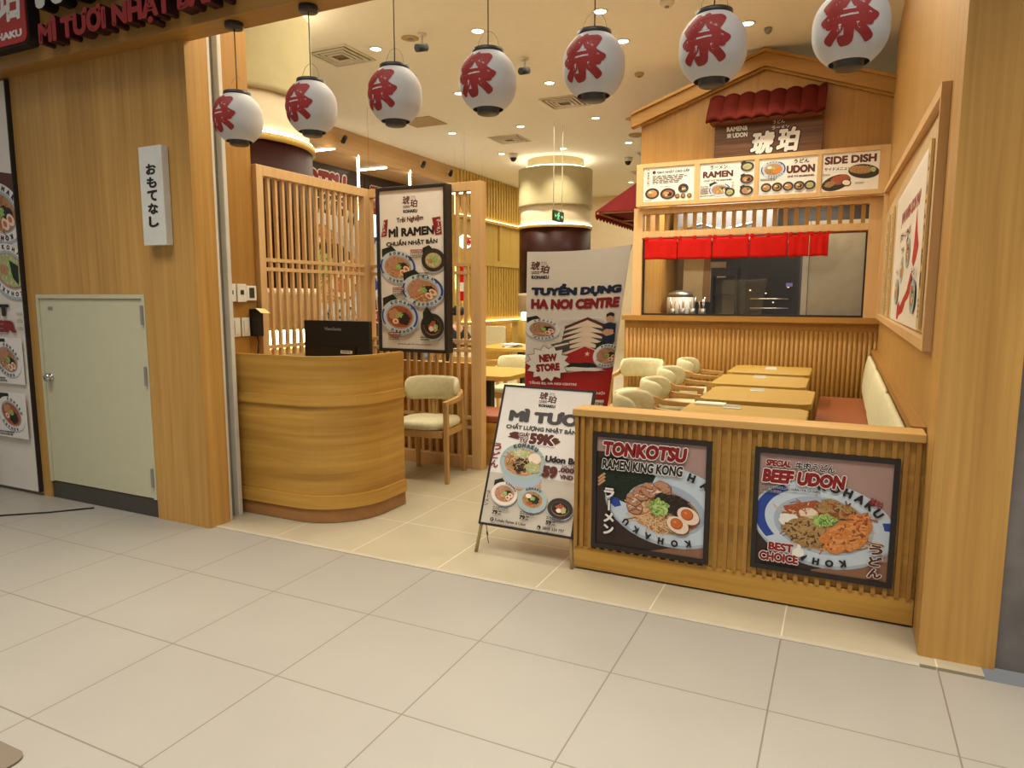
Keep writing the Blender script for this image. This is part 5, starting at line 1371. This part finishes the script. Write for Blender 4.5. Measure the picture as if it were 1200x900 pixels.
body = [(0, 0, .52, .13), (0, .02, .68, .125), (0, -.01, .85, .13), (0, -.05, 1.0, .115), (0, -.08, 1.08, .05), (0, -.11, 1.15, .05), (0, -.13, 1.23, .085), (0, -.13, 1.30, .08),
        (.17, -.05, 1.0, .062), (.24, -.14, .84, .048), (.14, -.36, .80, .036), (.09, -.43, .81, .026), (-.17, -.05, 1.0, .062), (-.24, -.14, .84, .048), (-.14, -.36, .80, .036), (-.09, -.43, .81, .026),
        (.10, -.06, .50, .095), (.12, -.42, .50, .075), (.12, -.42, .12, .05), (.12, -.40, .05, .04), (.12, -.54, .03, .035), (-.10, -.06, .50, .095), (-.12, -.42, .50, .075), (-.12, -.42, .12, .05), (-.12, -.40, .05, .04), (-.12, -.54, .03, .035)]
ed = [(0, 1), (1, 2), (2, 3), (3, 4), (4, 5), (5, 6), (6, 7), (3, 8), (8, 9), (9, 10), (10, 11), (3, 12), (12, 13), (13, 14), (14, 15), (0, 16), (16, 17), (17, 18), (18, 19), (19, 20), (0, 21), (21, 22), (22, 23), (23, 24), (24, 25)]
skin_m = mat('skin', (206, 160, 128), .6); shirt = mat('dark_shirt', (44, 42, 46), .85); hair = mat('black_hair', (24, 20, 20), .5)
skin('body', body, ed, skin_m, t)
skin('shirt', [(p[0], p[1], p[2], p[3] + .012) for p in body[:4]] + [(.17, -.05, 1.0, .075), (.24, -.14, .84, .062), (.20, -.24, .82, .05), (-.17, -.05, 1.0, .075), (-.24, -.14, .84, .062), (-.20, -.24, .82, .05)], [(0, 1), (1, 2), (2, 3), (3, 4), (4, 5), (5, 6), (3, 7), (7, 8), (8, 9)], shirt, t)
skin('trousers', [(0, 0, .53, .14), (.10, -.06, .50, .105), (.12, -.42, .50, .085), (.12, -.42, .14, .062), (-.10, -.06, .50, .105), (-.12, -.42, .50, .085), (-.12, -.42, .14, .062)], [(0, 1), (1, 2), (2, 3), (0, 4), (4, 5), (5, 6)], mat('dark_trousers', (40, 40, 46), .85), t)
def hd(u, v):
    a, b = 2 * PI * u, PI * .62 * v; r = Vector((.098 * math.sin(b) * math.cos(a), .112 * math.sin(b) * math.sin(a), .118 * math.cos(b))); return (r + Vector((0, -.11, 1.275)))[:]
MB().grid(hd, 20, 12).build('hair', hair, t, local=True)
fm = MB(); fm.lathe([(.001, .0), (.012, .004), (.012, .02), (.001, .03)], (0, -.222, 1.225), 8)
fm.build('nose', skin_m, t, local=True)
em = MB()
for s_ in (-1, 1): em.lathe([(.001, 0), (.011, .004), (.001, .010)], (s_ * .034, -.212, 1.255), 8)
em.build('eyes', hair, t, local=True)
for s_ in (-1, 1):
    for k in range(4): 
        o = MB().tube([(s_ * .10 + (k - 1.5) * .018, -.44, .812), (s_ * .10 + (k - 1.5) * .018, -.485, .808), (s_ * .095 + (k - 1.5) * .015, -.51, .792)], [.009, .008, .006], 6).build('finger', skin_m, t, local=True)
    MB().tube([(s_ * .075, -.425, .81), (s_ * .05, -.45, .80), (s_ * .045, -.475, .795)], [.010, .009, .007], 6).build('thumb', skin_m, t, local=True)
o = copy_tree(ch0); o.location = (-5.66, 9.62, 0); o.rotation_euler = (0, 0, 1.45); o['label'] = 'chair under the seated person behind the lattice screen'; o['group'] = 'chairs in the dining room'

# ================================================================== CEILING AND BACKGROUND FIXTURES
lens = emit('downlight_lens', (255, 244, 220), 14.0)
def make_downlight():
    t = thing('downlight', '', 'light', (0, 0, CZ))
    MB().lathe([(.062, CZ - .001), (.085, CZ - .001), (.085, CZ - .006), (.064, CZ - .010), (.062, CZ - .001)], (0, 0, 0), 24).build('trim_ring', white_plastic, t)
    MB().lathe([(.001, CZ - .004), (.061, CZ - .004), (.061, CZ - .002), (.001, CZ - .002)], (0, 0, 0), 24).build('lens', lens, t)
    return t
dl = make_downlight()
DL = [(-5.10, 7.01, 'downlight between the third and second lanterns, beside the big air vent'), (-3.76, 7.03, 'downlight directly above and left of the middle lantern'), (-2.39, 7.10, 'downlight at the top edge of the picture above the fifth lantern'),
      (-2.415, 8.0, 'downlight just right of the fifth lantern'), (-1.075, 8.06, 'downlight just right of the sixth lantern, before the gable'), (-5.10, 8.97, 'downlight touching the left edge of the middle lantern'), (-3.754, 9.07, 'downlight between the middle and fifth lanterns'),
      (-6.42, 11.03, 'downlight right of the third lantern above the lattice screen'), (-5.118, 11.10, 'downlight below the middle lantern, left of the square vent'), (-3.78, 11.10, 'downlight below the fifth lantern'),
      (-6.41, 12.99, 'downlight left of the plaster column near the dome camera'), (-5.10, 13.05, 'downlight just in front of the plaster column top'), (-3.80, 13.09, 'downlight right of the plaster column, left of the gable'), (-3.94, 17.93, 'farthest downlight above the red awning'), (-5.0, 17.5, 'far downlight right behind the plaster column')]
for i, (x, y, lb) in enumerate(DL):
    o = dl if i == 0 else copy_tree(dl); o.location = (x, y, CZ); o['label'] = lb; o['group'] = 'ceiling downlights'
    d = bpy.data.lights.new("downlight_beam", "SPOT"); d.energy = 62; d.color = WARM; d.spot_size = 1.9; d.spot_blend = .7; d.shadow_soft_size = .06
    if i == 11: d.energy = 8
    l = bpy.data.objects.new('downlight_beam', d); COL.objects.link(l); l.parent = o; l.location = (0, 0, -.03)
def make_vent(s=.30):
    t = thing('air_vent', '', 'vent', (0, 0, CZ))
    mb = MB()
    for k, q in enumerate((s, s * .78, s * .58, s * .40)):
        w = .03; z = CZ - .004 - .004 * k
        mb.box(-q, q, -q, -q + w, z - .012, z); mb.box(-q, q, q - w, q, z - .012, z); mb.box(-q, -q + w, -q + w, q - w, z - .012, z); mb.box(q - w, q, -q + w, q - w, z - .012, z)
    mb.build('louvre_rings', white_metal, t)
    MB().box(-s + .02, s - .02, -s + .02, s - .02, CZ - .003, CZ - .001).build('dark_duct', mat('duct_dark', (140, 122, 92), .8), t)
    return t
v0 = make_vent()
for i, (x, y, lb) in enumerate(((-5.62, 7.02, 'large square air vent between the second and third lanterns'), (-5.70, 11.88, 'square air vent below the middle lantern'), (-3.90, 10.02, 'square air vent between the middle and fifth lanterns'), (-3.62, 14.3, 'square air vent at the left edge of the gable'), (-4.3, 16.3, 'far square air vent right of the plaster column'))):
    o = v0 if i == 0 else copy_tree(v0); o.location = (x, y, CZ); o['label'] = lb; o['group'] = 'square ceiling vents'
tag(MB().box(-6.75, -6.15, 9.85, 10.4, CZ - .012, CZ - .001).build('access_panel', mat('panel_tan', (176, 150, 110), .7)), 'flat square access panel in the ceiling right of the third lantern', 'panel')
def small_disc(name, lb, cat, x, y, r, h, m):
    t = thing(name, lb, cat, (x, y, CZ - h)); MB().lathe([(.001, CZ - h), (r * .7, CZ - h), (r, CZ - h * .5), (r, CZ - .001), (.001, CZ - .001)], (x, y, 0), 20).build('disc', m, t)
    MB().lathe([(.001, CZ - h - .012), (r * .3, CZ - h - .012), (r * .35, CZ - h - .0005), (.001, CZ - h - .0005)], (x, y, 0), 14).build('sensor', grey_metal, t)
spk = mat('speaker_tan', (190, 164, 122), .7)
small_disc('smoke_detector', 'white smoke detector at the top between the fifth and sixth lanterns', 'detector', -1.72, 7.15, .07, .05, white_plastic)
small_disc('smoke_detector', 'small smoke detector right of the fifth lantern', 'detector', -2.55, 9.2, .06, .04, spk)
small_disc('sprinkler', 'small sprinkler head before the gable right of the sixth lantern', 'sprinkler', -.89, 8.3, .04, .05, grey_metal)
small_disc('ceiling_speaker', 'flat round ceiling speaker right of the third lantern', 'speaker', -5.3, 8.0, .10, .01, spk)
small_disc('ceiling_speaker', 'flat round ceiling speaker above the third lantern', 'speaker', -4.55, 6.9, .10, .01, spk)
small_disc('ceiling_speaker', 'flat round ceiling speaker left of the gable', 'speaker', -3.25, 11.4, .12, .012, spk)
small_disc('ceiling_speaker', 'far flat ceiling disc right of the column cove', 'speaker', -3.5, 12.5, .13, .04, spk)
def bullet(lb, x, y):
    t = thing('bullet_camera', lb, 'camera', (x, y, CZ - .2)); MB().lathe([(.001, CZ - .02), (.05, CZ - .02), (.05, CZ - .001), (.001, CZ - .001)], (x, y, 0), 16).build('mount_plate', white_plastic, t)
    MB().tube([(x, y, CZ - .02), (x, y, CZ - .12)], .014, 8).build('arm', white_plastic, t); MB().tube([(x + .02, y + .05, CZ - .13), (x - .02, y - .08, CZ - .17)], .042, 14).build('body', black_plastic, t)
bullet('small black security camera on a white bracket near the third lantern', -4.36, 6.85); bullet('small black security camera on a white bracket right of the middle lantern', -3.66, 8.05)
def dome(lb, x, y):
    t = thing('dome_camera', lb, 'camera', (x, y, CZ - .15)); MB().lathe([(.001, CZ - .08), (.085, CZ - .08), (.09, CZ - .001), (.001, CZ - .001)], (x, y, 0), 20).build('housing', white_plastic, t)
    MB().lathe([(.001, CZ - .16), (.04, CZ - .145), (.065, CZ - .10), (.068, CZ - .081), (.001, CZ - .081)], (x, y, 0), 20).build('dome', black_plastic, t)
dome('dome security camera left of the plaster column cove light', -6.2, 13.1); dome('dome security camera right of the plaster column', -4.2, 14.45)
# exit sign
t = thing('exit_sign', 'green emergency exit sign hanging on two thin rods before the plaster column', 'sign', (-4.45, 11.18, 2.79))
MB().rbox(-4.465, -4.435, 10.95, 11.41, 2.79, 2.965, .008, axis=0).build('sign_plate', mat('exit_dark', (26, 44, 30), .4), t)
P = Print(46, 17.5, INK['black']); P.items = []; P.mats = []; ge = emit('exit_green', (90, 200, 120), 1.2)
P.poly([(20, 3), (23, 2), (24, 5), (28, 8), (25, 9), (23, 8), (25, 15), (22, 15), (20.5, 11), (17, 15), (15, 14), (19, 9), (16, 9), (16, 7)], ge); P.ell(24.5, 3, 1.6, 1.6, ge)
P.poly([(4, 8.7), (8, 5), (8, 7.5), (13, 7.5), (13, 10), (8, 10), (8, 12.5)], ge); P.poly([(42, 8.7), (38, 5), (38, 7.5), (33, 7.5), (33, 10), (38, 10), (38, 12.5)], ge)
P.mesh(plane_fn((-4.4345, 10.95, 2.965), (0, .46, 0), (0, 0, -.175), 46, 17.5, (1, 0, 0))).build('pictogram', P.mats, t, fix=False)
for yy in (10.97, 11.36): MB().tube([(-4.45, yy, 2.965), (-4.45, yy, CZ)], .008, 6).build('hanging_rod', white_metal, t)
# murals on the alcove wall
for i, (ds, ya, yb, W_, lb) in enumerate(((design_tonkotsu, 8.55, 11.72, 100, 'huge dark noodle mural seen through the lattice beside the maroon column'), (design_beef, 11.80, 13.7, 60, 'huge udon mural partly hidden behind the framed ramen poster'))):
    t = thing('wall_mural', lb, 'mural', (-8.94, (ya + yb) / 2, .85), group='murals in the alcove')
    MB().box(-8.949, -8.935, ya, yb, .85, 3.96).build('mural_panel', black_plastic, t)
    P = ds(top='dark_table'); P.W = W_; P.items = [(q, a, b) for q, a, b in ((clip_rect(p, 0, W_, 0, 97), a, b) for p, a, b in P.items) if len(q) > 2]
    P.mesh(plane_fn((-8.934, ya, 3.96), (0, yb - ya, 0), (0, 0, -3.11), W_, 97, (1, 0, 0))).build('print', P.mats, t, fix=False)
def led_bar(lb, *b): tag(MB().box(*b).build('led_tube', led_w), lb, 'light', 'thin white light tubes of the alcove')
led_bar('short light tube on the alcove ceiling right beside the near column', -8.36, -7.87, 9.585, 9.61, 3.98, 3.998)
led_bar('light tube on the alcove ceiling meeting the upright tube', -8.78, -8.1, 11.385, 11.41, 3.98, 3.998)
led_bar('upright light tube at the alcove edge above the lattice corner', -8.03, -7.995, 10.39, 10.415, 2.9, 4.04)
led_bar('upright light tube at the alcove edge above the framed poster', -8.03, -7.995, 12.05, 12.075, 2.9, 4.04)
led_bar('long upright light tube right beside the framed poster', -7.99, -7.965, 13.86, 13.885, 1.7, 3.86)
t = thing('hanging_light', 'thin light tube seen behind the top of the lattice beside the post', 'light', (-6.65, 12.0, 3.5))
MB().box(-7.0, -6.3, 12.0, 12.03, 3.51, 3.54).build('led_tube', led_w, t)
for xx in (-6.95, -6.35): MB().tube([(xx, 12.015, 3.541), (xx, 12.015, CZ)], .001, 6).build('suspension_wire', grey_metal, t)
lamp_e = emit('lamp_paper', (255, 240, 214), 2.2)
t = thing('round_lamp', 'small glowing round lamp with a red mark seen through the lattice beside the post', 'lamp', (-6.16, 11.0, 2.38))
MB().lathe([(.001, -.125), (.05, -.118), (.10, -.08), (.128, 0), (.10, .08), (.05, .118), (.001, .125)], (-6.16, 11.0, 2.50), 28).build('shade', lamp_e, t)
P = Print(100, 100, INK['red']); P.items = []; P.mats = []; P.text('祭', 0, 0, 100, 100, lr if False else INK['bright_red'], .06)
def lf(u, v, h):
    a = (u / 100 - .5) * 1.5 - PI / 2 + 1.25; b = (.5 - v / 100) * .16; r = .133 * math.sqrt(max(.05, 1 - (b / .135) ** 2)); return (-6.16 + r * math.cos(a), 11.0 + r * math.sin(a), 2.5 + b)
P.mesh(lf, 8, 8).build('red_mark', P.mats, t, fix=False)
MB().tube([(-6.16, 11.0, 2.62), (-6.16, 11.0, CZ)], .0015, 6).build('cord', black_plastic, t)
t = thing('box_lamp', 'small glowing rectangular lamp with a red mark behind the lattice left of the framed poster', 'lamp', (-6.73, 9.0, 2.44))
MB().rbox(-6.83, -6.63, 8.92, 9.08, 2.45, 2.78, .03).build('shade', lamp_e, t)
MB().box(-6.66, -6.625, 8.905, 8.918, 2.58, 2.64).build('red_mark', INK['bright_red'], t)
MB().tube([(-6.73, 9.0, 2.78), (-6.73, 9.0, CZ)], .0015, 6).build('cord', black_plastic, t)
t = thing('hanging_flag', 'narrow red hanging flag with a white middle behind the lattice below the round lamp', 'flag', (-6.25, 11.1, 1.3))
MB().box(-6.36, -6.20, 11.10, 11.105, 1.45, 2.12).build('cloth', red_cloth, t); MB().box(-6.36, -6.20, 11.092, 11.098, 1.62, 1.78).build('white_patch', paper_mat, t)
MB().tube([(-6.28, 11.10, 2.12), (-6.28, 11.10, CZ)], .001, 6).build('cord', black_plastic, t)
for i, yy in enumerate((9.9, 12.4, 13.5)):
    t = thing('track_spotlight', ['small dark spotlight on the wooden soffit above the lattice corner', 'middle small spotlight on the wooden soffit above the framed poster', 'small spotlight at the far end of the wooden soffit'][i], 'light', (-7.9, yy, 4.2), group='spotlights on the soffit')
    MB().tube([(-7.998, yy, 4.22), (-7.93, yy, 4.22)], .012, 8).build('arm', white_metal, t); MB().tube([(-7.90, yy + .03, 4.25), (-7.88, yy - .07, 4.15)], .04, 12).build('head', black_plastic, t)
